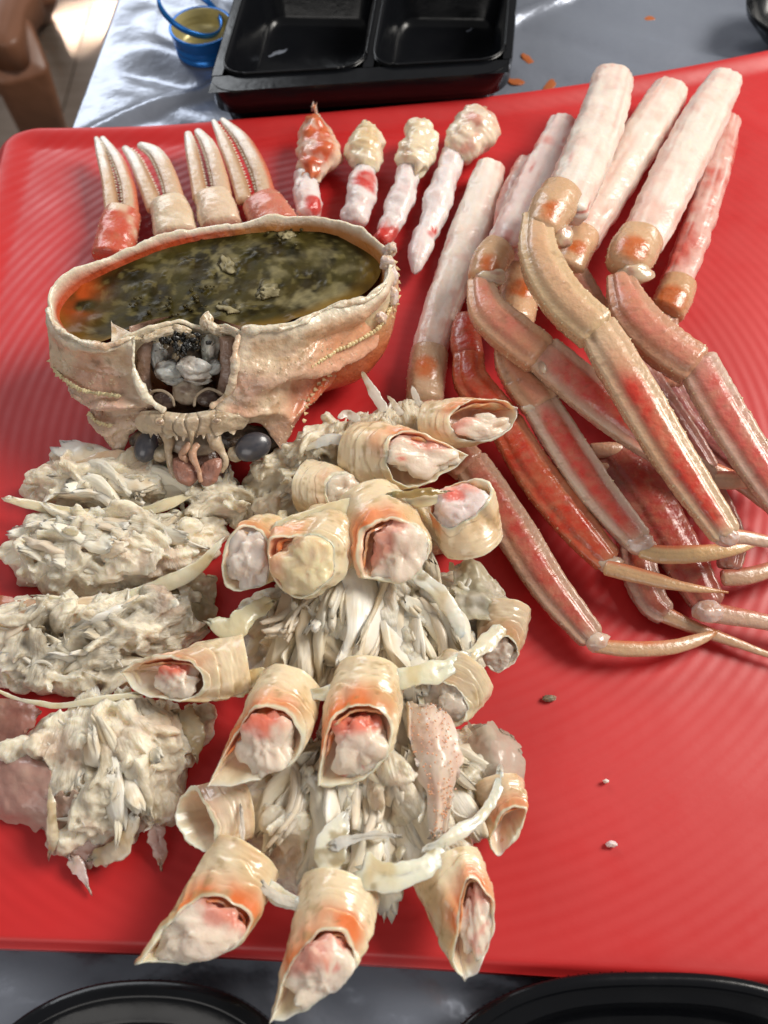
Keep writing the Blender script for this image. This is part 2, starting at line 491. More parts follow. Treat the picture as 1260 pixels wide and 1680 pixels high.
# ------------------------------------------------------------------ table ware
def rrect(a, b, c, d, r, n=12):
    """rounded quadrilateral through world corners a b c d (cm)"""
    pts = [np.asarray(p, float) for p in (a, b, c, d)]
    out = []
    for i in range(4):
        p, pr, nx = pts[i], pts[i - 1], pts[(i + 1) % 4]
        u, w = nrm(pr - p), nrm(nx - p)
        s, e = p + u * r, p + w * r
        for t in np.linspace(0, 1, n):
            out.append(s * (1 - t) ** 2 + p * 2 * t * (1 - t) + e * t ** 2)
    return np.array(out)
def shrink(ring, d, z):
    nx = np.roll(ring, -1, 0) - np.roll(ring, 1, 0)
    nn = nrm(np.c_[-nx[:, 1], nx[:, 0], 0 * nx[:, 0]])
    c = ring.mean(0)
    if ((c - ring) * nn).sum() < 0: nn = -nn
    q = ring + nn * d
    q[:, 2] = z
    return q
def scaled(ring, k, z):
    c = ring.mean(0)
    q = c + (ring - c) * k
    q[:, 2] = z
    return q
def bento():
    zt, zb = 1.6, TZ
    o = P(590, 60, zb)
    t = thing('food_tray', o, 'black glossy divided plastic food tray behind the red plate', 'food tray')
    A, B, D, E = P(338, 152, zt), P(838, 118, zt), P(862, -190, zt), P(448, -220, zt)
    rim = rrect(A, B, D, E, 1.6)
    base = shrink(rim, .9, zb + .05)
    g = Geo()
    g.grid(np.stack([shrink(rim, 1.3, zb + .1), base, shrink(rim, .42, zt - 1.5), shrink(rim, .3, zt - 1.25), shrink(rim, -.05, zt - 1.15), shrink(rim, -.06, zt - .25), rim]), wrap=True, caps=(True, False))
    g.build('tray_wall', M_black, t)
    # wells: two in front, two behind
    def lerp(u, v): return (A * (1 - u) + B * u) * (1 - v) + (E * (1 - u) + D * u) * v
    wells = [(.035, .50, .06, .55), (.535, .97, .06, .55), (.035, .40, .61, .95), (.44, .97, .61, .95)]
    rings = []
    for (u0, u1, v0, v1) in wells:
        w = rrect(lerp(u0, v0), lerp(u1, v0), lerp(u1, v1), lerp(u0, v1), 1.3)
        rings.append(w)
        wg = Geo()
        wg.grid(np.stack([shrink(w, -.12, zt + .0), shrink(w, -.04, zt + .07), shrink(w, .03, zt + .02), shrink(w, .18, zt - .35), scaled(w, .84, zb + .6), scaled(w, .80, zb + .34), scaled(w, .72, zb + .25)]), wrap=True, caps=(False, True))
        wg.build('well', M_black, t)
        # beaded bright edge round the well
        p = crom(np.vstack([shrink(w, -.06, zt + .08), shrink(w, -.06, zt + .08)[:1]]), 150)
        bd = Geo()
        a = np.linspace(0, 2 * np.pi, 6, endpoint=False)
        T = nrm(np.gradient(p, axis=0)); sd = nrm(np.cross(T, [0, 0, 1.]))
        rr = .055 * (1 + .45 * np.sin(np.arange(150) * np.pi))
        bd.grid(p[:, None] + sd[:, None] * (np.cos(a)[None, :, None] * rr[:, None, None]) + np.array([0, 0, 1.]) * (np.sin(a)[None, :, None] * rr[:, None, None]), wrap=True)
        bd.build('beaded_edge', M_black, t)
    # flat land between the wells
    land = Geo()
    for (u0, u1, v0, v1) in [(.0, 1, .0, .06), (0, .035, .06, .95), (.97, 1, .06, .95), (.5, .535, .06, .55), (.035, .97, .55, .61), (.40, .44, .61, .95), (0, 1, .95, 1)]:
        q = [lerp(u, v) for u, v in ((u0, v0), (u1, v0), (u1, v1), (u0, v1))]
        m = 4
        G = np.array([[q[0] * (1 - i) * (1 - j) + q[1] * i * (1 - j) + q[2] * i * j + q[3] * (1 - i) * j for i in np.linspace(.004, .996, m)] for j in np.linspace(.004, .996, m)])
        if v0 == 0 or v1 == 1: G = G * .995 + G.mean((0, 1)) * .005
        G[..., 2] = zt - .03
        land.grid(G)
    land.build('divider', M_black, t)
bento()

def revolve(o, prof, N=72, tilt=None, g=None, color=(1, 1, 1), caps=(False, False), mod=None):
    a = np.linspace(0, 2 * np.pi, N, endpoint=False)
    pr = np.asarray(prof, float)
    r = pr[:, 0][:, None] * np.ones(N)
    if mod is not None: r = r + mod(a)[None, :]
    G = np.stack([r * np.cos(a), r * np.sin(a), pr[:, 1][:, None] * np.ones(N)], -1)
    if tilt is not None: G = G @ np.asarray(tilt).T
    g = g or Geo()
    return g.grid(G + np.asarray(o), color, wrap=True, caps=caps)
def cap():
    o = P(338, 82, TZ - .1)
    t = thing('bottle_cap', o, 'blue metal screw cap with gold inside beside the black tray', 'bottle cap')
    def low(p): return [(r * 1.02, h * .72) for r, h in p]
    prof = [(1.25, .05), (1.48, 0), (1.53, .12), (1.53, .30), (1.45, .38), (1.45, .46), (1.55, .55), (1.56, .8), (1.50, .9), (1.50, .98), (1.58, 1.08), (1.60, 1.7), (1.66, 1.82), (1.62, 1.92), (1.52, 1.88)]
    revolve(o, low(prof), caps=(True, False)).build('cap_wall', M_blue, t)
    prof = [(1.52, 1.87), (1.47, 1.75), (1.50, 1.6), (1.40, 1.45), (1.49, 1.25), (1.39, 1.1), (1.47, .9), (1.36, .7), (1.30, .3), (.9, .25)]
    revolve(o, low(prof), caps=(False, True)).build('threaded_liner', M_gold, t)
    # torn tamper ring hanging on the rim
    c = o + np.array([-.55, .55, 1.75])
    rx = np.array([[math.cos(.5), 0, math.sin(.5)], [0, 1, 0], [-math.sin(.5), 0, math.cos(.5)]])
    revolve(c, [(1.62, -.14), (1.72, -.14), (1.72, .14), (1.62, .14), (1.62, -.14)], tilt=rx).build('tamper_ring', M_blue, t)
cap()

def round_bowl(name, label, c, r, zr, depth, squash=1.0, rot=0.0, sq=2.0):
    t = thing(name, np.array([c[0], c[1], TZ]), label, 'food bowl', 'black plastic bowls in front of the red plate')
    def ring(rr, z, N=160):
        a = np.linspace(0, 2 * np.pi, N, endpoint=False)
        e = 2 / sq
        x = np.sign(np.cos(a)) * np.abs(np.cos(a)) ** e * rr; y = np.sign(np.sin(a)) * np.abs(np.sin(a)) ** e * rr * squash
        return np.stack([c[0] + x * math.cos(rot) - y * math.sin(rot), c[1] + x * math.sin(rot) + y * math.cos(rot), np.full(N, z)], -1)
    b = TZ + .03
    Geo().grid(np.stack([ring(r * .6, b), ring(r * .66, b), ring(r * .93, zr - .7), ring(r * .96, zr - .65), ring(r, zr - .6), ring(r, zr - .1)]), wrap=True, caps=(True, False)).build('bowl_wall', M_black, t)
    Geo().grid(np.stack([ring(r, zr - .1), ring(r - .06, zr), ring(r - .35, zr + .03), ring(r - .45, zr - .02), ring(r - .55, zr - .22), ring(r - .95, zr - .26), ring(r - 1.05, zr - .34)]), wrap=True).build('rim', M_black, t)
    Geo().grid(np.stack([ring(r - 1.05, zr - .34), ring(r - 1.3, zr - 1.0), ring(r - 1.6, zr - 1.25), ring(r - 1.9, zr - 1.3), ring(r * .6, b + .35), ring(r * .55, b + .3)]), wrap=True, caps=(False, True)).build('bowl_inside', M_black, t)
    # fine ribs under the rim's bead
    a = np.arange(160)
    q = ring(r - .02, zr - .35, 160)
    d = nrm(q - np.array([c[0], c[1], zr - .35]))
    g = cones(q, d, .05, .06, (1, 1, 1)); o_ = g.build('rim_rib', M_black, t); o_['kind'] = 'stuff'
cl = P(195, 2003, .3)
round_bowl('black_bowl', 'round black plastic bowl at the front left below the plate', (cl[0], cl[1]), 5.2, .3, 1.6, 1.0, 0, 2.3)
cr = P(1110, 1950, .3)
round_bowl('black_bowl', 'large black plastic bowl at the front right below the plate', (cr[0], cr[1]), 6.6, .3, 1.6, .72, 0, 2.6)
def corner_dish():
    c = P(1292, 58, TZ)
    t = thing('sauce_dish', c, 'small round black dish at the far right edge of the table', 'dish')
    revolve(c, [(1.4, .02), (1.5, .02), (2.6, 1.1), (2.75, 1.5), (2.65, 1.55), (2.5, 1.15), (1.5, .35)], caps=(True, True)).build('dish_wall', M_black, t)
corner_dish()
# sauce spills on the plastic
for k, (px, py, rx, ry, lab) in enumerate([(1068, 19, .26, .2, 'small orange sauce drop alone on the grey sheet'), (867, 92, .2, .55, 'orange sauce smear right of the black tray'), (905, 130, .7, .22, 'orange sauce streak close to the plate edge'), (852, 122, .28, .5, 'orange sauce smear touching the tray side')]):
    c = P(px, py, TZ)
    c[2] = TAB['xy'][np.argmin(((TAB['xy'][:, :2] - c[:2]) ** 2).sum(1)), 2] + .01
    th = .5 * k
    ax = np.array([[math.cos(th), math.sin(th), 0], [-math.sin(th), math.cos(th), 0], [0, 0, 1]])
    lump(c + np.array([0, 0, -.02]), rx * 1.15, ry * 1.15, .04, (1, 1, 1), amp=.45, ns=1.2, seed=k + 3, axes=ax, nu=30, nv=16).build('sauce_spot', M_sauce, label=lab, cat='sauce stain')

# ------------------------------------------------------------------ the shell bowl
def patch(rows, nu, nv):
    """smooth surface through a table of (px,py,z) rows"""
    A = np.array([crom(PP(r), nu) for r in rows])
    B = np.array([crom(A[:, k], nv) for k in range(nu)])
    return B.transpose(1, 0, 2)
def spines_along(path, n, out, ln, r, color, jitter=.3, seed=0):
    g0 = np.random.default_rng(seed)
    c = crom(path, n)
    d = nrm(np.asarray(out) + g0.normal(0, jitter, (n, 3)))
    return cones(c, d, ln * g0.uniform(.6, 1.2, n), r * g0.uniform(.8, 1.2, n), color)

RIM = [(77, 505, 4.3), (86, 478, 4.3), (118, 449, 4.3), (165, 424, 4.3), (215, 402, 4.3), (270, 381, 4.3), (335, 366, 4.3), (410, 357, 4.3), (480, 354, 4.3), (545, 359, 4.3),
       (592, 376, 4.4), (626, 396, 4.5), (641, 420, 4.6), (634, 462, 4.7), (606, 486, 4.7), (566, 497, 4.8), (530, 508, 4.9), (498, 527, 4.9), (455, 537, 4.9), (400, 540, 4.9),
       (352, 534, 4.5), (300, 536, 4.4), (250, 543, 4.6), (208, 556, 4.7), (178, 566, 4.6), (142, 560, 4.6), (112, 548, 4.5), (90, 530, 4.4)]
def carapace():
    o = P(330, 600, 0)
    t = thing('crab_shell', o, 'upturned crab shell with eyes and jaws, serving as a bowl', 'crab shell')
    rim = closed(PP(RIM), 220)
    c = rim.mean(0)
    # ---- inside wall
    def ins(d, dz):
        q = rim.copy(); dr = nrm((c - rim) * np.array([1, 1, 0])); q += dr * d; q[:, 2] += dz
        return q
    jit = fbm(rim * .7, 4, 5)[:, None] * np.array([[0, 0, .42]]) + (fbm(rim * 1.0, 4, 6) * .2)[:, None] * nrm((rim - c) * np.array([1, 1, 0]))
    ro, r1, r2 = ins(-.06, -.08) + jit, ins(0, .02) + jit, ins(.08, -.03) + jit
    wall = np.stack([ro, r1, r2, ins(.22, -.35), ins(.3, -.9), ins(.9, -2.0), ins(2.0, -2.8)])
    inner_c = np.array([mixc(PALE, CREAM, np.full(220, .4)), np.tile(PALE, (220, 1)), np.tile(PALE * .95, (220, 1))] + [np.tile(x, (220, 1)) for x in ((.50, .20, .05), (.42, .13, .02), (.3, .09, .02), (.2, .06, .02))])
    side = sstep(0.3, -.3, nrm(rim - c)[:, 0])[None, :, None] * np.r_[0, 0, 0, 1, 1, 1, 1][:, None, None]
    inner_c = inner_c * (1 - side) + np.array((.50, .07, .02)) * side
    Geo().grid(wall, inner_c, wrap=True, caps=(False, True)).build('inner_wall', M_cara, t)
    # ---- outer dorsal shell (below): rim -> bulge -> rounded bottom
    lat = ro.copy()
    def ring(k, z, sh=(0, 0)):
        q = c + (ro - c) * k; q[:, 2] = z; q[:, :2] += sh
        q += fbm(q * 1.1, 3, 8)[:, None] * nrm((q - c) * [1, 1, 0]) * .12
        return q
    back = np.stack([ro, ring(1.02, 3.7, (0, .0)), ring(1.03, 3.1, (.0, -.2)), ring(1.0, 2.2, (.05, -.5)), ring(.9, 1.2, (.05, -.9)), ring(.7, .45, (.05, -1.0)), ring(.42, .12, (.05, -1.)), ring(.15, .06, (.05, -1))])
    bc = np.stack([np.tile(x, (220, 1)) for x in (PALE, CREAM, (.62, .32, .16), (.60, .17, .07), (.55, .11, .04), (.5, .1, .04), (.5, .1, .04), (.5, .1, .04))])
    g = Geo().grid(crom_rows(back, 26), crom_rows(bc, 26), wrap=True, caps=(False, True))
    g.build('dorsal_shell', M_cara, t)
    # ---- front walls, right and left of the mouth cavity
    rowsR = [
        [(392, 541, 4.95), (430, 540, 4.95), (466, 535, 4.95), (500, 526, 4.95), (532, 508, 4.9), (570, 497, 4.85), (606, 487, 4.75), (632, 464, 4.7), (642, 425, 4.6)],
        [(386, 566, 4.7), (430, 562, 4.75), (470, 556, 4.75), (510, 546, 4.75), (545, 530, 4.7), (580, 518, 4.65), (612, 505, 4.5), (640, 482, 4.4), (651, 446, 4.3)],
        [(386, 602, 4.2), (430, 595, 4.4), (474, 588, 4.4), (515, 577, 4.3), (550, 560, 4.2), (585, 546, 4.1), (612, 533, 4.0), (638, 510, 3.8), (653, 478, 3.8)],
        [(379, 632, 3.7), (425, 630, 3.9), (465, 622, 3.9), (500, 608, 3.8), (530, 593, 3.6), (558, 578, 3.5), (585, 565, 3.4), (612, 551, 3.3), (640, 520, 3.2)],
        [(364, 653, 3.35), (415, 656, 3.4), (450, 650, 3.3), (478, 640, 3.2), (500, 630, 3.0), (520, 618, 2.8), (545, 602, 2.8), (575, 585, 2.7), (612, 560, 2.6)],
        [(346, 668, 3.1), (400, 676, 3.0), (430, 676, 2.8), (455, 672, 2.6), (474, 668, 2.4), (488, 662, 2.2), (505, 648, 2.2), (530, 625, 2.1), (570, 597, 2.0)],
        [(338, 682, 2.85), (395, 692, 2.6), (425, 690, 2.4), (444, 700, 2.1), (458, 712, 1.9), (468, 716, 1.8), (480, 700, 1.8), (500, 668, 1.7), (530, 635, 1.5)],
        [(352, 690, 2.6), (393, 697, 2.3), (424, 694, 2.2), (442, 712, 1.9), (456, 730, 1.7), (463, 739, 1.6), (470, 724, 1.6), (486, 690, 1.4), (505, 660, 1.2)]]
    rowsL = [
        [(77, 507, 4.3), (90, 532, 4.4), (112, 550, 4.5), (142, 562, 4.6), (178, 567, 4.65), (206, 556, 4.75), (222, 552, 4.75)],
        [(75, 528, 4.15), (86, 552, 4.3), (108, 569, 4.4), (140, 577, 4.5), (176, 578, 4.6), (203, 568, 4.65), (219, 566, 4.6)],
        [(79, 552, 3.9), (90, 572, 4.05), (112, 586, 4.1), (142, 590, 4.15), (174, 590, 4.2), (200, 588, 4.3), (218, 590, 4.3)],
        [(80, 580, 3.6), (92, 600, 3.7), (114, 609, 3.8), (143, 614, 3.85), (172, 616, 3.9), (198, 620, 3.9), (223, 622, 3.9)],
        [(84, 603, 3.2), (100, 618, 3.25), (122, 630, 3.3), (146, 640, 3.35), (172, 642, 3.4), (200, 646, 3.5), (237, 648, 3.45)],
        [(120, 622, 2.8), (132, 636, 2.8), (145, 648, 2.8), (160, 660, 2.9), (182, 668, 3.0), (210, 670, 3.1), (258, 666, 3.15)],
        [(146, 662, 2.4), (150, 676, 2.4), (158, 688, 2.4), (174, 692, 2.5), (196, 694, 2.6), (216, 692, 2.7), (262, 682, 2.85)],
        [(158, 696, 2.0), (168, 708, 1.9), (178, 716, 1.9), (190, 714, 1.9), (204, 708, 2.1), (214, 704, 2.3), (226, 702, 2.3)],
        [(174, 722, 1.5), (184, 738, 1.3), (193, 752, 1.2), (200, 744, 1.3), (206, 730, 1.5), (212, 716, 1.8), (220, 707, 2.0)]]
    for rows, nm, sgn in ((rowsR, 'front_wall', 1), (rowsL, 'front_wall', -1)):
        G = patch(rows, 76, 84)
        Nn = nrm(np.cross(np.gradient(G, axis=0), np.gradient(G, axis=1)))
        if (Nn * (CAMP - G)).sum() < 0: Nn = -Nn
        G = G + Nn * (fbm(G * 1.6, 4, 12) * .10 + .03 * fbm(G * 6, 3, 14))[..., None]
        v0 = np.linspace(0, 1, 84)[:, None] * np.ones((1, 76)); u0 = np.linspace(0, 1, 76)[None, :] * np.ones((84, 1))
        if sgn < 0:
            rel = .26 * np.exp(-((v0 - .54) / .055) ** 2) * sstep(.95, .7, u0) - .24 * np.exp(-((v0 - .66) / .07) ** 2) - .22 * np.exp(-((v0 - .28) / .13) ** 2) * sstep(0, .25, u0) + .14 * np.exp(-((v0 - .79) / .03) ** 2) * sstep(.6, .3, u0)
        else:
            rel = -.28 * np.exp(-((v0 - .24) / .12) ** 2) * sstep(0, .2, u0) + .20 * np.exp(-((v0 - .46) / .06) ** 2) * sstep(.3, .6, u0) - .22 * np.exp(-((v0 - .60) / .08) ** 2) * sstep(.1, .4, u0) + .12 * np.exp(-((v0 - .8) / .05) ** 2)
        G = G + Nn * (1.7 * rel * sstep(0, .08, v0) * sstep(1, .93, v0) * sstep(0, .06, u0) * sstep(1, .94, u0))[..., None]
        v = v0; u = np.linspace(0, 1, 76)[None, :] * np.ones((84, 1))
        if sgn < 0: u = 1 - u
        C = mixc((.74, .57, .40), (.62, .32, .22), sstep(-.1, .35, fbm(G * .6, 4, 15)) * .8)
        C = mixc(C, (.46, .27, .14), sstep(.05, .45, fbm(G * 2.4, 4, 17)) * .6)
        C = mixc(C, (.20, .12, .06), sstep(.34, .55, fbm(G * 4.0, 3, 18)) * .6)
        C = mixc(C, (.78, .70, .56), sstep(.12, .0, v) + .8 * sstep(.10, .0, u) - sstep(.12, .0, v) * .8 * sstep(.10, .0, u))
        if sgn > 0:
            C = mixc(C, (.60, .13, .05), sstep(.35, .8, u + .25 * (v - .5)) * sstep(.40, .62, v))
            C = mixc(C, (.74, .32, .16), sstep(.25, .65, u) * sstep(.02, .2, v) * sstep(.65, .4, v) * .75)
            C = mixc(C, (.70, .42, .32), np.exp(-((v - .5) / .12) ** 2) * .6)
            C = mixc(C, (.30, .25, .18), sstep(.74, .92, v) * sstep(.25, .6, u) * .8)
            C = mixc(C, (.36, .24, .13), sstep(.15, .45, noise(G * 4, 22)) * sstep(.2, .0, np.abs(v - .28)) * sstep(.25, 0, np.abs(u - .32)) * .75)
        else:
            C = mixc(C, (.68, .50, .42), sstep(.3, .6, v) * .5)
            C = mixc(C, (.40, .30, .2), sstep(.86, 1, v) * .5)
        inn = G - Nn * .14
        g = Geo().grid(G, C).grid(inn, C * .85)
        ed = lambda a, b: np.stack([a, b], 0)
        for e0, e1, cc in ((G[0], inn[0], C[0]), (G[-1], inn[-1], C[-1]), (G[:, 0], inn[:, 0], C[:, 0]), (G[:, -1], inn[:, -1], C[:, -1])):
            g.grid(ed(e0, e1), np.stack([cc, cc]))
        g.build(nm, M_cara, t)
        rp_ = np.random.default_rng(33 + sgn)
        i_, j_ = rp_.integers(22, 82, 260), rp_.integers(4, 72, 260)
        gp = cones(G[i_, j_], Nn[i_, j_] + rp_.normal(0, .2, (260, 3)), rp_.uniform(.015, .05, 260), rp_.uniform(.025, .06, 260), (.70, .52, .34))
        q = gp.build('pimples', M_spine, t); q['kind'] = 'stuff'
    # thick pale lip along the front of the opening and down both sides of the cavity
    def cord(path, w, color, name='lip', ratio=.8, amp=.05, m=M_cara, seed=1, M=70):
        w = [q * .65 for q in w]
        G, a, s = tube(path, w, ratio, N=16, M=110, endcap=(.6, .6), amp=.16, nscale=1.6, seed=seed)
        G = G + nrm(G - G.mean(1, keepdims=True)) * (.05 * fbm(G * 5, 3, seed))[..., None]
        color = mixc(mixc(color, (.66, .42, .26), sstep(-.1, .35, fbm(G * 1.0, 3, seed + 3)) * .7), (.36, .25, .12), sstep(.35, .6, fbm(G * 2.6, 3, seed + 4)) * .7)
        return Geo().grid(G, color, wrap=True, caps=(True, True)).build(name, m, t)
    cord([(390, 548, 4.95), (386, 575, 4.75), (386, 605, 4.35), (379, 632, 3.9), (364, 653, 3.5), (344, 668, 3.3)], [17, 14, 13, 13, 14, 10], PALE)
    cord([(220, 556, 4.75), (218, 590, 4.4), (223, 622, 4.0), (237, 648, 3.6), (258, 666, 3.3), (272, 674, 3.2)], [14, 13, 14, 15, 16, 9], PALE)
    cord([(394, 540, 5.0), (440, 540, 5.0), (486, 533, 4.95), (522, 512, 4.95), (566, 499, 4.85), (606, 488, 4.75), (632, 464, 4.7), (643, 425, 4.6)], [13, 13, 14, 13, 12, 13, 16, 16], PALE)
    cord([(77, 505, 4.35), (90, 533, 4.45), (114, 551, 4.55), (142, 563, 4.65), (178, 568, 4.7), (208, 557, 4.8), (222, 552, 4.8)], [16, 15, 14, 15, 13, 11, 9], PALE)
    # torn pale tongue left of the cavity
    G = patch([[(182, 526, 4.45), (186, 531, 4.5), (194, 535, 4.5)], [(183, 546, 4.6), (199, 545, 4.55), (216, 546, 4.6)], [(182, 568, 4.72), (204, 560, 4.7), (234, 556, 4.75)]], 16, 20)
    G2 = G - nrm(CAMP - G) * .12
    tc_ = mixc((.66, .55, .38), (.40, .27, .14), sstep(-.2, .4, fbm(G * 1.8, 3, 3)))
    Geo().grid(G, tc_).grid(G2, tc_).build('torn_flap', M_cara, t)
    # spines on the margins
    g = spines_along(PP([(82, 592, 3.3), (94, 612, 3.25), (116, 630, 3.3), (140, 642, 3.3), (168, 646, 3.4), (196, 650, 3.5)]), 34, (-.35, -.55, .15), .15, .08, (.74, .62, .36), seed=4)
    o1 = g.build('margin_spines', M_spine, t); o1['kind'] = 'stuff'
    g = spines_along(PP([(146, 678, 2.4), (154, 688, 2.4), (166, 694, 2.45), (180, 698, 2.5)]), 10, (-.4, -.6, .2), .14, .075, (.74, .62, .36), seed=5)
    o1 = g.build('margin_spines', M_spine, t); o1['kind'] = 'stuff'
    g = spines_along(PP([(652, 480, 3.8), (628, 530, 3.5), (604, 550, 3.4), (575, 566, 3.45), (550, 577, 3.5), (530, 590, 3.6), (508, 604, 3.7)]), 36, (.3, -.45, .6), .12, .085, (.72, .56, .30), seed=6)
    o1 = g.build('margin_spines', M_spine, t); o1['kind'] = 'stuff'
    g = spines_along(PP([(500, 690, 1.8), (505, 660, 2.1), (530, 625, 2.2), (575, 590, 2.6), (620, 556, 2.6), (648, 510, 3.2), (655, 470, 3.8), (650, 430, 4.2)]), 30, (.7, -.3, .1), .11, .085, (.70, .50, .28), seed=16)
    o1 = g.build('margin_spines', M_spine, t); o1['kind'] = 'stuff'
    # ---- mouth cavity: dark back, side walls
    G = patch([[(212, 536, 4.4), (260, 522, 3.9), (310, 516, 3.7), (350, 522, 3.9), (396, 536, 4.6)],
               [(216, 580, 3.9), (250, 575, 2.8), (305, 572, 2.3), (350, 575, 2.8), (388, 580, 4.0)],
               [(220, 630, 3.3), (250, 628, 2.2), (305, 628, 1.8), (345, 628, 2.2), (384, 630, 3.4)],
               [(236, 672, 3.0), (262, 676, 2.4), (305, 680, 2.2), (345, 676, 2.4), (366, 668, 3.1)]], 40, 40)
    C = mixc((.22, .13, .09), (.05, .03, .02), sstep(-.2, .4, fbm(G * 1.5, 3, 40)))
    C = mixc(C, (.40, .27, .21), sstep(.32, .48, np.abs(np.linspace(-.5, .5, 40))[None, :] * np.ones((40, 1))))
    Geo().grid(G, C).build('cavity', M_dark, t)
    # side curtains of the cavity
    for pts, w in (([(238, 552, 4.3), (236, 590, 3.8), (236, 625, 3.3), (246, 652, 3.0)], [24, 22, 20, 14]), ([(372, 550, 4.4), (372, 590, 3.9), (370, 620, 3.4), (360, 650, 3.1)], [26, 22, 20, 14])):
        G, a, s = tube(pts, w, .35, N=14, M=34, amp=.06, seed=3)
        Geo().grid(G, mixc((.34, .22, .17), (.25, .15, .1), sstep(-.2, .3, fbm(G * 3, 3, 2))), wrap=True, caps=(True, True)).build('cavity_fold', M_dark, t)
    # ---- stomach plates
    def blob(px, py, z, rx, ry, rz, color, name, m=M_cara, amp=.2, seed=0, rot=0.0, color2=None):
        k = cmpp(px, py, z)
        c_ = P(px, py, z)
        f = nrm(CAMP - c_); xx = nrm(np.cross(UP, f)); yy = np.cross(f, xx)
        ax = np.array([xx * math.cos(rot) + yy * math.sin(rot), -xx * math.sin(rot) + yy * math.cos(rot), f])
        if name == 'stomach_plate':
            gm = lump(c_, rx * k * 1.12, ry * k * 1.12, rz * k, color, amp + .3, 1.25, seed, ax, nu=40, nv=28)
            V_ = gm.v[0]; n_ = fbm(V_ * 2.6, 3, seed + 9)
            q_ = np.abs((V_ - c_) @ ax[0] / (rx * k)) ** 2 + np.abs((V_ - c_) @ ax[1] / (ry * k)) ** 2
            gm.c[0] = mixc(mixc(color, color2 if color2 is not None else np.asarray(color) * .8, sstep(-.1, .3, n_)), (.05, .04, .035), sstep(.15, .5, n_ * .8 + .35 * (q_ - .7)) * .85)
            return gm.build(name, m, t)
        return lump(c_, rx * k, ry * k, rz * k, color, amp, 1.4, seed, ax, nu=26, nv=18, color2=color2).build(name, m, t)
    IV = (.50, .51, .49)
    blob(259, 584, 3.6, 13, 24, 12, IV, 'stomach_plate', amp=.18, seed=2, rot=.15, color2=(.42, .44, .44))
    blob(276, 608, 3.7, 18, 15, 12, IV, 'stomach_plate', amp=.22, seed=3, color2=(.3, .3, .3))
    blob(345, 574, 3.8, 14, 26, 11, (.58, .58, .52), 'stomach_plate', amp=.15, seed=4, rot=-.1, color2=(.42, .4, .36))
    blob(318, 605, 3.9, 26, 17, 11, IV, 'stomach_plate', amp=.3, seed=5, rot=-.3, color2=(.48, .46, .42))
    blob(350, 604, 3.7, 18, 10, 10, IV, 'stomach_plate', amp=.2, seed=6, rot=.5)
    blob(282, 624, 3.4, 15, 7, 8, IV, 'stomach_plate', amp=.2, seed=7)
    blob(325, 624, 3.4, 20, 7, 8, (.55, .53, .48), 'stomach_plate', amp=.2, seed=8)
    blob(300, 596, 3.2, 42, 40, 14, (.10, .07, .05), 'stomach_sac', m=M_dark, amp=.25, seed=9, color2=(.3, .22, .15))
    blob(308, 640, 3.0, 24, 24, 12, (.50, .42, .32), 'stomach_base', amp=.3, seed=10, color2=(.28, .2, .15))
    # black clump of stomach lining: many small tufts
    k = cmpp(305, 565, 4.3)
    g = Geo(); rg = np.random.default_rng(11)
    for i in range(46):
        px, py = 302 + rg.normal(0, 19), 563 + rg.normal(0, 11)
        lump(P(px, py, 4.2 + rg.uniform(-.2, .3)), *(k * rg.uniform(3, 9, 3)), (.012, .011, .010) if rg.random() < .75 else (.16, .12, .07), .7, 2.5, i, g=g, nu=9, nv=7)
    b0 = PP(np.c_[302 + rg.normal(0, 17, 90), 563 + rg.normal(0, 10, 90), np.full(90, 4.4)])
    cones(b0, rg.normal(0, 1, (90, 3)) + [0, -.2, .5], rg.uniform(.1, .3, 90), .02, (.02, .018, .015), g)
    g.build('black_lining', M_dark, t)
    # torn pale edge behind the clump
    for i, (px, py, rx, ry, rr_) in enumerate([(270, 545, 22, 8, .3), (300, 541, 14, 7, -.2), (338, 530, 9, 15, -.25), (350, 538, 16, 8, -.5), (246, 553, 14, 6, .4), (372, 541, 18, 6, 0)]):
        blob(px, py, 4.55, rx, ry, 5, (.68, .58, .44), 'torn_edge', amp=.55, seed=20 + i, rot=rr_, color2=(.5, .38, .24))
    for i, (px, py, z_, rx, ry) in enumerate([(642, 452, 4.3, 10, 18), (646, 485, 3.9, 9, 16), (634, 432, 4.6, 12, 12), (640, 410, 4.5, 12, 10), (624, 520, 3.6, 9, 12)]):
        blob(px, py, z_, rx, ry, 9, (.70, .58, .54), 'rim_lump', amp=.6, seed=80 + i, rot=.2 * i, color2=(.66, .50, .36))
    # two ring-shaped arcs at the bottom of the cavity
    for pts in ([(240, 660, 3.1), (248, 644, 3.3), (266, 641, 3.4), (282, 652, 3.3), (286, 668, 3.1)], [(318, 668, 3.1), (322, 650, 3.3), (340, 638, 3.4), (358, 643, 3.4), (368, 650, 3.3)]):
        G, a, s = tube(pts, [5, 5, 5, 5, 4], .9, N=10, M=30)
        Geo().grid(G, (.36, .28, .20), wrap=True, caps=(True, True)).build('arc_rim', M_dark, t)
        blob(pts[2][0] + 2, pts[2][1] + 16, 2.9, 19, 14, 6, (.10, .06, .05), 'arc_membrane', m=M_dark, amp=.1, seed=31, color2=(.2, .14, .11))
    # ---- face: the plates above the mouth, eyes, feelers, jaws
    FC, FC2 = (.60, .48, .34), (.42, .31, .2)
    G = patch([[(232, 674, 2.9), (262, 674, 3.1), (306, 678, 3.2), (352, 672, 3.2), (400, 672, 3.0)], [(222, 688, 2.7), (262, 688, 3.1), (306, 692, 3.2), (354, 686, 3.2), (410, 684, 2.9)],
               [(224, 702, 2.5), (262, 702, 2.9), (306, 706, 3.0), (354, 700, 3.0), (404, 698, 2.7)], [(236, 712, 2.3), (266, 714, 2.6), (306, 718, 2.7), (352, 712, 2.7), (396, 706, 2.5)]], 90, 34)
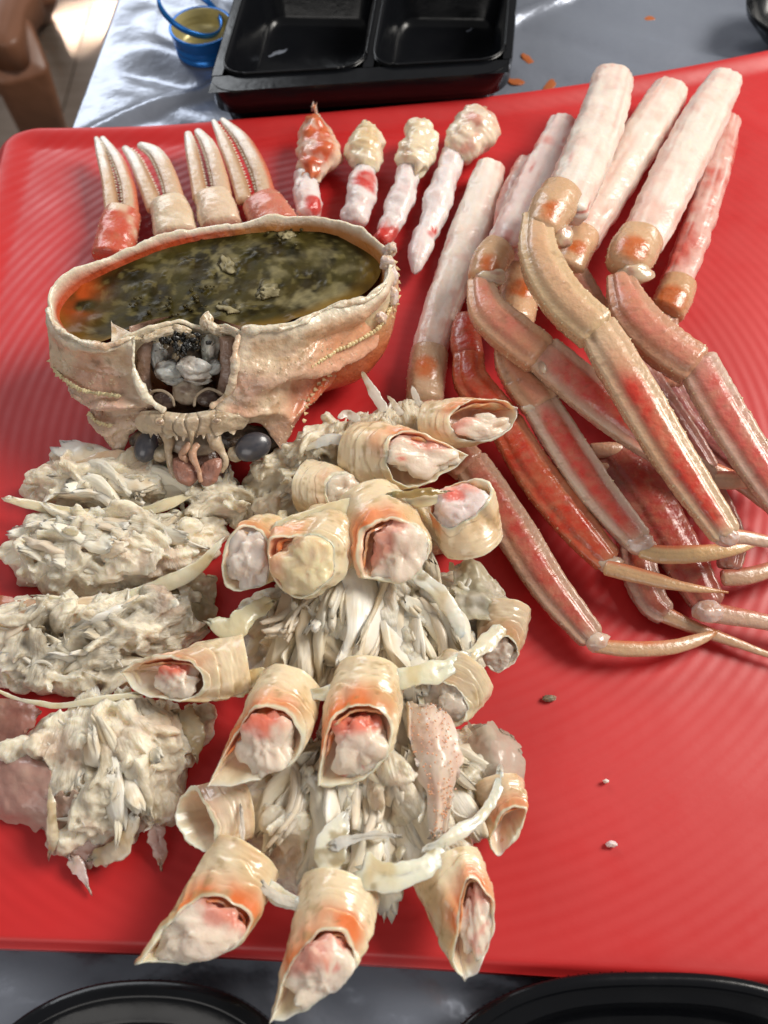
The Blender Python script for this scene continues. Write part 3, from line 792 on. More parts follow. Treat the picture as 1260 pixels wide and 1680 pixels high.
    uu = np.linspace(0, 1, 90)[None, :] * np.ones((34, 1)); vv = np.linspace(0, 1, 34)[:, None] * np.ones((1, 90))
    rel = .10 * fbm(G * 2.2, 4, 44) + .12 * np.exp(-((vv - .25) / .2) ** 2)
    sut = np.zeros_like(uu)
    for q in (.27, .40, .49, .58, .72):
        sut = np.maximum(sut, np.exp(-((uu - q - .02 * np.sin(vv * 5 + q * 20)) / .007) ** 2))
    G = G + nrm(CAMP - G) * (rel - .10 * sut)[..., None]
    G[-1, :, 1] += .16 * noise(np.c_[np.arange(90) * .35, np.zeros(90), np.zeros(90)], 5); G[-2, :, 1] += .08 * noise(np.c_[np.arange(90) * .35, np.zeros(90), np.zeros(90)], 5)
    C = mixc(FC, FC2, sstep(-.05, .4, fbm(G * 1.8, 4, 45)))
    C = mixc(C, (.66, .56, .42), sstep(.15, .02, vv)); C = mixc(C, (.2, .14, .09), sut * .8)
    Geo().grid(G, C).grid(G - nrm(CAMP - G) * .12, C).build('face_plate', M_cara, t)
    for px, py in ((263, 692), (355, 690)):
        blob(px, py, 3.15, 9, 7, 4, (.50, .38, .26), 'face_knob', amp=.1, seed=50)
        blob(px, py, 3.25, 5, 3.6, 3, (.34, .24, .17), 'face_pit', amp=.1, seed=51)
    for pts, w in (([(268, 700, 2.7), (277, 722, 2.4), (276, 745, 2.0), (281, 768, 1.7), (287, 786, 1.5)], [26, 20, 13, 11, 7]), ([(348, 700, 2.7), (352, 722, 2.4), (364, 742, 2.0), (367, 762, 1.7), (362, 775, 1.5)], [28, 24, 16, 13, 7])):
        G, a, s = tube(pts, w, .7, N=16, M=44, amp=.09, nscale=2.6, seed=6)
        Geo().grid(G, mixc(FC, FC2, sstep(-.1, .4, fbm(G * 2, 3, 3))), wrap=True, caps=(True, True)).build('antenna_base', M_cara, t)
        g = spines_along(G[6:-3, 12], 14, (.1, -.3, .7), .07, .035, PALE, seed=7)
        q = g.build('antenna_spines', M_spine, t); q['kind'] = 'stuff'
    cones(PP([(315, 706, 2.9)]), np.array([[0, -.9, -.35]]), .75, .13, (.62, .5, .34)).build('rostrum_spike', M_cara, t)
    blob(315, 728, 1.9, 40, 20, 10, (.46, .38, .29), 'epistome', amp=.25, seed=60, color2=(.33, .26, .19))
    blob(412, 722, 1.5, 52, 26, 14, (.05, .035, .025), 'eye_socket', m=M_dark, amp=.25, seed=90, color2=(.18, .12, .08))
    blob(248, 724, 1.5, 34, 22, 14, (.06, .04, .03), 'eye_socket', m=M_dark, amp=.25, seed=91, color2=(.2, .14, .09))
    for s_, px, w_, h_ in ((-1, 240, 19, 22), (1, 415, 24, 23)):
        blob(px, 733, 2.0, w_ * (1. if s_ < 0 else 1.3), h_ * (1.2 if s_ < 0 else 1.0), 16, (.05, .05, .062), 'eye', m=M_eye, amp=.05, seed=61, rot=-.25 if s_ < 0 else .4, color2=(.085, .08, .09))
        blob(px - s_ * 26, 744, 1.8, 16, 13, 11, (.36, .29, .2), 'eye_stalk', amp=.25, seed=62, color2=(.5, .42, .3))
    for k_, (pts, w) in enumerate([([(312, 726, 2.4), (303, 738, 2.35), (298, 746, 2.2), (305, 754, 2.1), (306, 762, 1.9)], [12, 12, 11, 9, 4]), ([(326, 727, 2.4), (318, 738, 2.35), (317, 752, 2.2), (325, 768, 2.0), (330, 792, 1.7)], [12, 12, 12, 9, 6])]):
        G, a, s = tube(pts, w, .8, N=14, M=36, amp=.05, nscale=3, seed=8)
        Geo().grid(G, mixc((.62, .38, .26), (.50, .28, .18), s), wrap=True, caps=(True, True)).build('feeler', M_cara, t)
    for k_, (pts, w) in enumerate([([(284, 752, 2.0), (298, 764, 1.9), (308, 782, 1.7), (312, 798, 1.5)], [10, 34, 38, 16]), ([(362, 752, 2.0), (350, 766, 1.9), (340, 782, 1.7), (334, 798, 1.5)], [10, 30, 36, 16])]):
        G, a, s = tube(pts, w, .5, N=18, M=40, amp=.06, nscale=2.4, seed=9 + k_)
        Geo().grid(G, mixc((.40, .19, .14), (.30, .14, .11), sstep(-.3, .3, fbm(G * 3, 3, 4))), wrap=True, caps=(True, True)).build('jaw', M_dark, t)
    blob(318, 760, 1.2, 44, 34, 10, (.2, .1, .07), 'mouth_cavity', m=M_dark, amp=.2, seed=70)
    return c
def crom_rows(A, n):
    M, N = A.shape[:2]
    return np.stack([crom_plain(A[:, k], n) for k in range(N)], 1)
def crom_plain(P_, n):
    P_ = np.asarray(P_, float)
    Q = np.vstack([2 * P_[0] - P_[1], P_, 2 * P_[-1] - P_[-2]])
    x = np.linspace(0, len(P_) - 1, n)
    i = np.minimum(x.astype(int), len(P_) - 2); t = (x - i)[:, None]
    a, b, c, d = Q[i], Q[i + 1], Q[i + 2], Q[i + 3]
    return 0.5 * (2 * b + (c - a) * t + (2 * a - 5 * b + 4 * c - d) * t ** 2 + (3 * b - a - 3 * c + d) * t ** 3)
SHC = carapace()

def soup():
    zs = 3.75
    out = [(100, 520), (96, 500), (112, 470), (160, 442), (215, 420), (270, 400), (335, 384), (410, 372), (480, 367), (545, 372), (590, 390), (612, 415), (604, 455), (580, 480), (540, 495), (500, 512), (450, 527), (395, 535), (340, 540), (280, 540), (225, 535), (190, 550), (150, 560), (115, 545)]
    ringo = closed(PP(out, zs), 200)
    c = ringo.mean(0)
    k = np.linspace(.004, 1.07, 110)[:, None, None]
    G = c + (ringo - c)[None] * k
    G[..., 2] = zs + .04 * fbm(G * 1.0, 3, 3) + .06 * sstep(.15, .6, fbm(G * 1.9, 3, 9))
    n1 = fbm(G * 1.5, 4, 21); n2 = fbm(G * 4.0, 3, 22)
    C = mixc((.045, .036, .006), (.014, .011, .002), sstep(-.25, .25, n1))
    C = mixc(C, (.16, .13, .045), sstep(.12, .5, n2) * .6)
    for sx, sy, sw, sh_, st in ((372, 436, 24, 30, .9), (440, 478, 30, 22, .8), (375, 508, 36, 20, .8), (470, 388, 20, 14, .6), (505, 492, 50, 20, 1.), (550, 476, 34, 16, .9), (455, 445, 18, 22, .6), (530, 420, 40, 14, .5), (560, 445, 30, 12, .6), (400, 400, 26, 14, .4), (300, 440, 22, 10, .35), (340, 470, 20, 10, .35), (255, 420, 24, 12, .4), (480, 425, 26, 10, .5)):
        q0 = P(sx, sy, zs); kq = cmpp(sx, sy, zs)
        wob_ = .9 * fbm(G * 2.4 + sx, 4, 24)
        d_ = np.hypot((G[..., 0] - q0[0]) / (sw * kq), (G[..., 1] - q0[1]) / (sh_ * kq * 1.3)) + wob_
        C = mixc(C, (.30, .255, .13), np.clip(sstep(1.05, .25, d_) * st * (.65 + .7 * fbm(G * 2.7 + n1[..., None], 4, 31)), 0, .9))
    edge = sstep(.88, 1.06, np.broadcast_to(k[..., 0], n1.shape))
    C = mixc(C, (.24, .13, .015), edge * .8)
    x = (G[..., 0] - P(150, 480, zs)[0]); y = G[..., 1] - P(150, 480, zs)[1]
    rust = np.exp(-(((x + .5) / .75) ** 2 + ((y + .1) / 1.1) ** 2)) * sstep(-.35, .25, noise(G * 1.6, 8) + .25)
    C = mixc(C, (.42, .07, .012), np.clip(rust * 1.15, 0, 1))
    t = thing('crab_miso', c, 'dark green crab miso filling the upturned shell, with pale meat shreds in it', 'crab miso')
    Geo().grid(G, C, wrap=True, caps=(True, False)).build('miso_surface', M_soup, t)
    rg = np.random.default_rng(5)
    spots = [(372, 436, 16, 24, .5), (440, 478, 24, 17, .2), (432, 486, 14, 10, 0), (375, 508, 28, 16, -.3), (470, 388, 16, 12, .2), (500, 492, 36, 14, .25), (540, 478, 24, 12, .3), (455, 445, 10, 14, .3), (560, 445, 22, 8, .2),
             (520, 420, 26, 10, .3), (400, 400, 20, 10, 0), (300, 440, 16, 8, .4), (330, 470, 12, 7, .2), (275, 470, 10, 6, .1), (560, 410, 16, 9, .1), (480, 430, 14, 6, .8), (410, 455, 9, 6, 0), (345, 405, 12, 6, .3), (250, 420, 14, 8, .3), (265, 402, 18, 6, .4)]
    for i, (px, py, rx, ry, ro_) in enumerate(spots[:5]):
        kk = cmpp(px, py, zs)
        ax = np.array([[math.cos(ro_), math.sin(ro_), 0], [-math.sin(ro_), math.cos(ro_), 0], [0, 0, 1]])
        big = i < 5
        gm = lump(P(px, py, zs - .03), rx * kk * .8, ry * kk, .13, (1, 1, 1), .75, 1.8, i + 60, ax, nu=30, nv=22)
        V_ = gm.v[0]; hh = (V_[:, 2] - zs) / (.12 if big else .09)
        f_ = np.clip(sstep(.15, 1.0, hh + .9 * fbm(V_ * 3.0, 3, i)), 0, 1)
        gm.c[0] = mixc((.035, .028, .007), (.36, .31, .18) if big else (.13, .105, .045), f_)
        gm.build('meat_shred', M_soup, t)
    # oil bubbles catching the light
    g = Geo()
    for i in range(46):
        px, py = [(245, 500), (285, 505), (335, 470), (330, 495), (475, 380)][i % 5]
        px += rg.normal(0, 18); py += rg.normal(0, 9); r_ = rg.uniform(.03, .085)
        lump(P(px, py, zs + .1), r_, r_, r_ * .8, (.05, .04, .012), 0, 1, i, g=g, nu=10, nv=7)
    q = g.build('bubbles', M_soup, t); q['kind'] = 'stuff'
soup()

# ------------------------------------------------------------------ legs
def seg_shell(parent, name, path, w, ratio, col_fn, m=M_shell, amp=.03, endcap=(.35, .35), spine=0, seed=0, N=36, M=84, power=2.45, spine_col=(.74, .58, .36), label=None):
    w = [q * {'shell_segment': .83, 'claw_tip': .78, 'shell_cuff': .86, 'palm': .90}.get(name, 1) for q in w]
    G, a, s = tube(path, w, ratio, N=N, M=M, endcap=endcap, power=power, amp=amp, nscale=1.8, seed=seed)
    cen0 = G.mean(1, keepdims=True)
    if name == 'shell_segment':       # raised ridges beside the flat faces, fine pimples
        x_ = np.abs(np.cos(a))
        G = G + nrm(G - cen0) * (.085 * np.exp(-((x_ - .84) / .09) ** 2) - .07 * np.exp(-((x_ - .58) / .15) ** 2) + .025 * fbm(G * 9, 2, seed + 40) * sstep(.35, .8, x_))[..., None]
    C = col_fn(a, s, G)
    o = Geo().grid(G, C, wrap=True, caps=(True, True)).build(name, m, parent, label=label)
    if spine:
        T = nrm(np.gradient(G[:, 0], axis=0))
        g = Geo(); rg = np.random.default_rng(seed + 90)
        cen = G.mean(1)
        for j in (0, N // 2, 2, N // 2 - 2):
            n = int(spine * (1 if j in (0, N // 2) else .7))
            ii = np.clip((np.linspace(.06, .95, n) * (M - 1) + rg.normal(0, .5, n)).astype(int), 1, M - 2)
            jj = (j + rg.integers(-1, 2, n)) % N
            b = G[ii, jj]; d = nrm(b - cen[ii]) + T[ii] * .35 + rg.normal(0, .15, (n, 3))
            cones(b, d, rg.uniform(.022, .05, n), rg.uniform(.032, .055, n), spine_col, g)
        q = g.build('tubercle_row', M_spine, parent); q['kind'] = 'stuff'
    return G
def band_fn(base, stripe, wid=.55, strength=.9, seed=0, start=0.0, tip=None, rim=None, offs=0.0):
    def f(a, s, G):
        x = np.cos(a) + offs                         # -1 .. 1 across the broad face
        up = np.sin(a)
        b = sstep(wid + .36, wid - .34, np.abs(x) + .18 * fbm(G * 1.2, 3, seed)) * sstep(start - .12, start + .25, s) * sstep(1.0, .90, s)
        b = b * (.96 + .28 * fbm(G * 2.5, 3, seed + 3))
        C = mixc(base, stripe, np.clip(b * strength, 0, 1))
        C = mixc(C, np.asarray(base) * np.array((.92, .74, .62)), sstep(.0, .6, fbm(G * .9, 3, seed + 7)) * .5)
        if rim is not None:
            C = mixc(C, rim, sstep(.75, .98, np.abs(x)) * .6)
        GR_ = np.stack([G[..., 0] * .8 + G[..., 1] * .6, G[..., 1] * .8 - G[..., 0] * .6, G[..., 2] + G[..., 0] * .5], -1)
        C = mixc(C, (.16, .07, .03), sstep(.34, .5, fbm(GR_ * 3.3, 4, seed + 9)) * .35)
        return C
    return f
def merus(parent, path, w, seed=0, white=(.80, .70, .61), pink=(.68, .30, .23), side=0.0, ratio=.64, amp=.10, amount=.8):
    w = [q * .92 for q in w]
    G, a, s = tube(path, w, ratio, N=40, M=110, endcap=(.45, .3), power=2.3, amp=amp, nscale=1.6, seed=seed, rag=.12)
    cen = G.mean(1, keepdims=True)
    d = nrm(G - cen)
    G = G + d * (.075 * fbm(np.stack([np.cos(a) * 5.5, np.sin(a) * 5.5, s * 2.2], -1), 4, seed + 2) + .012 * fbm(G * 7, 3, seed + 3))[..., None]
    C = mixc(white, pink, np.clip(sstep(.0, .55, fbm(G * .9, 4, seed + 4) + .35 * np.abs(np.cos(a)) ** 3 + side * np.cos(a)) * amount, 0, 1))
    C = mixc(C, (.66, .24, .17), sstep(.0, .6, fbm(np.stack([np.cos(a) * 5, np.sin(a) * 5, s * 1.2], -1), 4, seed + 11)) * .35)
    C = mixc(C, (.86, .81, .75), sstep(.1, .5, fbm(np.stack([np.cos(a) * 6, np.sin(a) * 6, s * 4], -1), 3, seed + 6)) * .5)
    C = mixc(C, (.58, .08, .05), sstep(.50, .74, fbm(np.stack([np.cos(a) * 2.2, np.sin(a) * 2.2, s * 4], -1), 4, seed + 8) + side * .5 * np.cos(a) + .16 * np.abs(np.cos(a)) ** 4) * .8)
    Geo().grid(G, C, wrap=True, caps=(True, True)).build('leg_meat', M_merus, parent)
def cuff(parent, path, w, spot, spot_r=24, seed=0, base=(.62, .38, .22), z=0):
    def f(a, s, G):
        c = P(*spot)
        r = np.linalg.norm(G - c, axis=-1) / (spot_r * cmpp(*spot))
        C = mixc(base, (.55, .13, .03), sstep(1.25, .55, r + .25 * fbm(G * 2, 2, seed)))
        return C
    return seg_shell(parent, 'shell_cuff', path, w, .82, f, amp=.06, endcap=(.35, .45), spine=8, seed=seed, M=48, power=2.1)
def joint(parent, px, py, z, rx, ry, seed=0, color=(.62, .48, .34), rz=.8, c2=(.52, .30, .22)):
    k = cmpp(px, py, z)
    lump(P(px, py, z), rx * k, ry * k, rz * min(rx, ry) * k, color, .3, 1.6, seed, nu=20, nv=14, color2=c2).build('joint', M_stub, parent)
def dactyl(parent, path, w, seed=0, base=(.62, .42, .24), top=(.55, .14, .06), tipc=(.40, .12, .02), ratio=.6):
    def f(a, s, G):
        x = np.cos(a)
        C = mixc(base, top, np.clip(sstep(.25, .75, -x * 1.0 + .15 * fbm(G * 2, 2, seed)) * sstep(1., .3, s), 0, 1) * .85)
        C = mixc(C, np.asarray(base) * .72, np.exp(-((x + .05) / .10) ** 2) * .6)
        C = mixc(C, tipc, sstep(.82, 1, s))
        return C
    seg_shell(parent, 'claw_tip', path, w, ratio, f, amp=.02, endcap=(.4, 0), seed=seed, power=2.1)
def leg(label, origin):
    return thing('crab_limb', P(*origin), label, 'crab leg', 'crab legs piled on the right of the plate')

B1, B2, B3 = (.62, .37, .23), (.57, .31, .20), (.48, .25, .17)
# lowest legs first
L = leg('dull pinkish crab leg with curved tip, nearest the bare front of the plate', (900, 900, 0))
merus(L, [(808, 268, .9), (775, 370, .9), (735, 480, .9), (700, 585, .9)], [52, 72, 66, 60], 3, amount=.35)
cuff(L, [(706, 570, 1.0), (700, 610, 1.0), (696, 668, 1.0)], [72, 74, 70], (700, 598, 1.7), 24, 5, base=(.52, .34, .22))
seg_shell(L, 'shell_segment', [(696, 660, .9), (720, 715, .9), (775, 770, .9)], [70, 74, 72], .7, band_fn(B3, (.42, .10, .06), .5, .7, 3), seed=31)
seg_shell(L, 'shell_segment', [(768, 755, .85), (830, 850, .85), (900, 960, .85), (975, 1052, .75)], [70, 78, 72, 50], .62, band_fn((.46, .28, .2), (.40, .045, .03), .5, 1.0, 4), seed=32, spine=18, spine_col=(.5, .32, .22))
joint(L, 978, 1052, .75, 22, 18, 4, (.58, .44, .36))
dactyl(L, [(972, 1058, .75), (1030, 1065, .75), (1100, 1062, .7), (1150, 1048, .6), (1182, 1034, .5)], [32, 34, 32, 24, 3], 4, base=(.56, .34, .2))

L = leg('mostly buried crab leg, only its reddish joint and slim front tip showing', (1080, 1000, 0))
seg_shell(L, 'shell_segment', [(1040, 880, .5), (1052, 945, .5), (1072, 990, .5), (1098, 1010, .5)], [66, 66, 56, 42], .6, band_fn((.50, .30, .24), (.42, .06, .03), .5, .9, 5), seed=33)
dactyl(L, [(1085, 1006, .5), (1140, 1030, .45), (1200, 1052, .4), (1290, 1085, .35)], [38, 28, 22, 8], 5, base=(.55, .33, .2))

L = leg('dark red crab leg with broad flat segment beneath the crossing legs', (1100, 900, 0))
seg_shell(L, 'shell_segment', [(1000, 735, .7), (1050, 800, .75), (1110, 900, .8), (1168, 1000, .8)], [84, 92, 86, 60], .55, band_fn((.40, .13, .10), (.36, .03, .02), .85, .9, 6), seed=34, spine=16, spine_col=(.5, .25, .2))
joint(L, 1163, 1003, .9, 26, 20, 6, (.62, .46, .42))
dactyl(L, [(1158, 1003, .8), (1210, 1012, .8), (1262, 1022, .8), (1330, 1040, .7)], [42, 40, 34, 22], 6, base=(.58, .36, .26), top=(.5, .09, .05))

L = leg('crab leg under the pile, slim red tip showing at the right edge', (1200, 940, 0))
seg_shell(L, 'shell_segment', [(1120, 740, 1.1), (1170, 820, 1.1), (1200, 890, 1.0), (1196, 935, .95)], [50, 54, 50, 40], .6, band_fn((.42, .18, .15), (.34, .05, .04), .6, .9, 7), seed=35)
dactyl(L, [(1182, 948, .9), (1230, 944, .9), (1290, 925, .9), (1340, 905, .8)], [36, 36, 30, 20], 7, base=(.56, .34, .22), top=(.42, .08, .05))

L = leg('dark red crab leg with tucked knee, just right of the cut body stubs', (880, 780, 0))
seg_shell(L, 'shell_cuff', [(768, 520, 1.2), (764, 560, 1.3), (772, 598, 1.3)], [52, 60, 56], .8, band_fn((.48, .10, .06), (.40, .03, .015), .7, .9, 8), seed=36, amp=.06)
seg_shell(L, 'shell_segment', [(768, 580, 1.5), (772, 625, 1.5), (805, 665, 1.5), (836, 700, 1.5)], [56, 66, 64, 60], .75, band_fn((.52, .12, .05), (.50, .045, .015), .8, .95, 9), seed=37, spine=10, spine_col=(.6, .25, .12))
seg_shell(L, 'shell_segment', [(826, 690, 1.4), (870, 765, 1.4), (935, 850, 1.3), (1002, 925, 1.1)], [64, 74, 74, 52], .62, band_fn((.54, .17, .08), (.52, .03, .01), .72, .98, 10, offs=-.2), seed=38, spine=18, spine_col=(.6, .3, .16))
joint(L, 1000, 925, 1.1, 24, 16, 8, (.60, .42, .32))
dactyl(L, [(990, 930, 1.2), (1050, 945, 1.5), (1120, 962, 1.7), (1195, 972, 1.7)], [34, 34, 22, 3], 8, base=(.60, .36, .19))

L = leg('cream crab leg with wide red stripe, just right of the dark red knee', (950, 760, 0))
merus(L, [(872, 262, 1.2), (850, 330, 1.4), (842, 400, 1.5), (850, 470, 1.6)], [50, 70, 74, 70], 9, white=(.74, .52, .46), pink=(.62, .14, .10), amount=.8)
cuff(L, [(856, 440, 1.6), (850, 490, 1.7), (842, 540, 1.8)], [66, 76, 74], (856, 470, 2.4), 24, 9)
seg_shell(L, 'shell_segment', [(832, 560, 2.0), (842, 600, 2.0), (868, 640, 2.0), (896, 672, 2.0)], [52, 66, 74, 72], .75, band_fn(B1, (.60, .20, .12), .5, .7, 11), seed=39, spine=12)
joint(L, 890, 668, 2.1, 34, 14, 9, (.64, .50, .38))
seg_shell(L, 'shell_segment', [(884, 660, 2.0), (930, 735, 1.9), (985, 815, 1.8), (1052, 893, 1.6)], [70, 74, 70, 52], .66, band_fn((.58, .42, .33), (.55, .045, .03), .50, 1.1, 12, start=.0), seed=40, spine=6)
joint(L, 1050, 893, 1.6, 24, 18, 10, (.64, .48, .42))
dactyl(L, [(1046, 902, 1.6), (1090, 910, 1.6), (1150, 908, 1.8), (1205, 900, 1.9), (1258, 886, 1.9)], [34, 40, 38, 28, 3], 10, base=(.66, .43, .22), top=(.55, .12, .05))

L = leg('crab leg with white peeled meat lying between the two frontmost white ones', (1040, 300, 0))
merus(L, [(1104, 140, 1.2), (1060, 215, 1.6), (1005, 305, 1.9), (950, 400, 2.1)], [62, 76, 74, 66], 13, amount=.4, side=.2)
cuff(L, [(962, 380, 2.2), (946, 410, 2.3), (930, 450, 2.3)], [58, 64, 60], (948, 402, 2.9), 18, 13)
seg_shell(L, 'shell_segment', [(930, 440, 2.0), (975, 520, 1.9), (1040, 590, 1.7)], [60, 70, 66], .7, band_fn(B2, (.5, .15, .1), .5, .8, 14), seed=41, spine=8)
seg_shell(L, 'shell_segment', [(1030, 575, 1.6), (1075, 650, 1.5), (1120, 715, 1.4), (1165, 775, 1.2)], [54, 60, 56, 40], .62, band_fn((.46, .26, .22), (.38, .10, .09), .6, .8, 15), seed=42)
dactyl(L, [(1160, 768, 1.2), (1210, 790, 1.1), (1260, 830, 1.0), (1310, 880, .9)], [36, 34, 28, 16], 15, base=(.5, .3, .2))

L = leg('crab leg with thin red striped meat at the far right of the pile', (1150, 350, 0))
merus(L, [(1202, 190, 1.0), (1178, 270, 1.1), (1145, 370, 1.2), (1105, 478, 1.3)], [30, 50, 56, 54], 16, white=(.70, .42, .36), pink=(.56, .06, .04), side=.3, amount=.95)
cuff(L, [(1116, 460, 1.3), (1104, 490, 1.4), (1088, 520, 1.4)], [68, 72, 66], (1102, 486, 2.0), 30, 16, base=(.60, .34, .18))
seg_shell(L, 'shell_segment', [(1085, 510, 1.2), (1085, 575, 1.2), (1100, 640, 1.2)], [60, 64, 56], .65, band_fn(B3, (.4, .1, .07), .6, .8, 17), seed=43)
seg_shell(L, 'shell_segment', [(1090, 620, 1.1), (1130, 690, 1.0), (1190, 750, .9), (1250, 800, .8)], [46, 50, 46, 34], .6, band_fn((.36, .16, .15), (.26, .07, .07), .6, .9, 18), seed=44)

L = leg('peeled pinkish crab leg crossing under the frontmost long striped shaft', (900, 560, 0))
merus(L, [(926, 196, 1.4), (895, 270, 2.0), (860, 345, 2.5), (828, 412, 2.8)], [48, 66, 74, 72], 19, white=(.78, .62, .58), pink=(.66, .22, .18), side=-.25, amount=.8)
cuff(L, [(826, 404, 3.0), (804, 428, 3.1), (792, 466, 3.1)], [62, 72, 58], (806, 424, 3.9), 26, 19)
joint(L, 806, 456, 3.3, 26, 16, 11)
seg_shell(L, 'shell_segment', [(786, 458, 3.1), (800, 510, 3.1), (842, 550, 3.1), (892, 588, 3.0)], [46, 72, 80, 78], .78, band_fn(B1, (.62, .18, .12), .55, .85, 20), seed=45, spine=16)
joint(L, 890, 586, 3.05, 12, 36, 12, (.62, .48, .36))
seg_shell(L, 'shell_segment', [(884, 576, 3.0), (960, 640, 2.8), (1040, 705, 2.5), (1110, 752, 2.1), (1172, 790, 1.9)], [76, 82, 72, 52, 40], .62, band_fn((.64, .45, .33), (.56, .065, .05), .58, 1.1, 21), seed=46, spine=14)
dactyl(L, [(1165, 787, 1.9), (1210, 788, 1.9), (1262, 783, 1.8), (1320, 765, 1.6)], [36, 40, 34, 20], 21, base=(.62, .40, .27), top=(.55, .13, .06))

L = leg('peeled white crab leg on the right whose shell leaves the right edge', (1120, 450, 0))
merus(L, [(1194, 124, 1.4), (1150, 205, 2.1), (1102, 300, 2.7), (1050, 405, 3.0)], [58, 80, 84, 78], 22, side=.25, amount=.45)
cuff(L, [(1056, 385, 3.1), (1036, 418, 3.2), (1024, 450, 3.2)], [88, 92, 66], (1040, 398, 4.1), 32, 22)
joint(L, 1042, 450, 3.3, 30, 20, 13)
seg_shell(L, 'shell_segment', [(1014, 450, 3.2), (1034, 510, 3.2), (1082, 562, 3.2), (1146, 606, 3.1)], [44, 80, 84, 80], .76, band_fn(B2, (.60, .17, .12), .55, .75, 23), seed=47, spine=18)
joint(L, 1146, 604, 3.1, 14, 38, 14, (.62, .48, .36))
seg_shell(L, 'shell_segment', [(1138, 588, 3.1), (1190, 680, 3.0), (1250, 775, 2.8), (1310, 860, 2.5)], [76, 78, 72, 60], .62, band_fn((.60, .43, .34), (.56, .10, .08), .58, 1.0, 24), seed=48, spine=26)

L = leg('frontmost pale crab leg with thick white meat, spiny knee and long striped shaft', (980, 480, 0))
merus(L, [(1008, 122, 2.0), (985, 200, 3.0), (955, 275, 3.8), (922, 352, 4.3)], [70, 84, 88, 84], 25, amount=.30, side=.1)
cuff(L, [(926, 312, 4.4), (905, 345, 4.5), (884, 386, 4.5)], [82, 86, 62], (914, 336, 5.4), 27, 25)
joint(L, 922, 388, 4.3, 20, 24, 15)
seg_shell(L, 'shell_segment', [(880, 352, 4.5), (884, 420, 4.5), (922, 490, 4.4), (984, 548, 4.3)], [52, 76, 84, 82], .78, band_fn((.66, .46, .27), (.60, .30, .18), .5, .6, 26), seed=49, spine=30)
joint(L, 982, 546, 4.35, 14, 38, 16, (.64, .5, .36))
seg_shell(L, 'shell_segment', [(974, 532, 4.3), (1030, 625, 4.1), (1105, 750, 3.7), (1196, 884, 3.1)], [74, 84, 78, 54], .64, band_fn((.66, .46, .30), (.58, .05, .03), .46, 1.15, 27, start=.18, offs=-.12), seed=50, spine=44)
joint(L, 1192, 880, 3.1, 22, 18, 17, (.64, .50, .46))
dactyl(L, [(1190, 878, 3.1), (1225, 882, 3.0), (1270, 890, 2.9), (1330, 895, 2.7)], [34, 30, 26, 16], 27, base=(.60, .4, .3))
# two loose shell tips lying in the gap of the pile
for k_, (pth, w_, lab) in enumerate([([(965, 740, 1.0), (1010, 738, 1.0), (1050, 742, .9)], [26, 26, 16], 'cream crab leg tip in the gap left of the long striped shaft, upper one'), ([(960, 772, .8), (990, 768, .8), (1020, 758, .8)], [20, 18, 6], 'small cream crab leg tip in the gap below a larger one')]):
    G, a, s = tube(pth, w_, .7, N=18, M=40, amp=.02)
    Geo().grid(G, mixc(B2, B1, s), wrap=True, caps=(True, True)).build('leg_tip', M_shell, label=lab, cat='crab leg tip')

# ------------------------------------------------------------------ claws behind the shell bowl
def claw(label, palm, pw, left, lw, right, rw, red, seed):
    t = thing('crab_claw', P(palm[1][0], palm[1][1], 0), label, 'crab claw', 'crab claws in a row behind the shell')
    PC = (.74, .60, .44)
    def fp(a, s, G):
        C = mixc(PC, (.62, .40, .24), sstep(.0, .5, fbm(G * 1.5, 3, seed)) * .5)
        return mixc(C, (.55, .09, .05), np.clip(red * sstep(-.3, .3, fbm(G * .9, 3, seed + 2) + s * .8 + .1), 0, 1))
    seg_shell(t, 'palm', palm, pw, .75, fp, amp=.07, seed=seed, endcap=(.35, .3), spine=8, spine_col=(.7, .5, .35))
    for k, (pth, w, sg) in enumerate(((left, lw, 1), (right, rw, -1))):
        w = [q * .80 for q in w]
        def ff(a, s, G):
            C = mixc((.62, .44, .30), (.78, .73, .67), sstep(.35, .9, s + .3 * fbm(G * 1.5, 3, seed + k)))
            x = np.cos(a) * sg
            C = mixc(C, (.36, .17, .08), sstep(.1, .75, x) * sstep(1.0, .6, s) * .85)
            C = mixc(C, (.60, .30, .17), sstep(.3, .9, -x) * sstep(.9, .3, s) * .7)
            if red > .5 and sg < 0: C = mixc(C, (.55, .12, .06), sstep(.2, .8, -x) * sstep(.95, .4, s))
            return C
        G = seg_shell(t, 'finger', pth, w, .7, ff, amp=.02, seed=seed + 7 * k, endcap=(.3, .5))
        j = 0 if sg > 0 else 15
        inner = G[8:-8, j]
        cen = G[8:-8].mean(1)
        n = 26
        ii = np.linspace(0, len(inner) - 1, n).astype(int)
        g = cones(inner[ii] + (CAMP - inner[ii]) * .002, nrm(inner[ii] - cen[ii]), .10, .05, (.82, .72, .58))
        q = g.build('teeth', M_spine, t); q['kind'] = 'stuff'
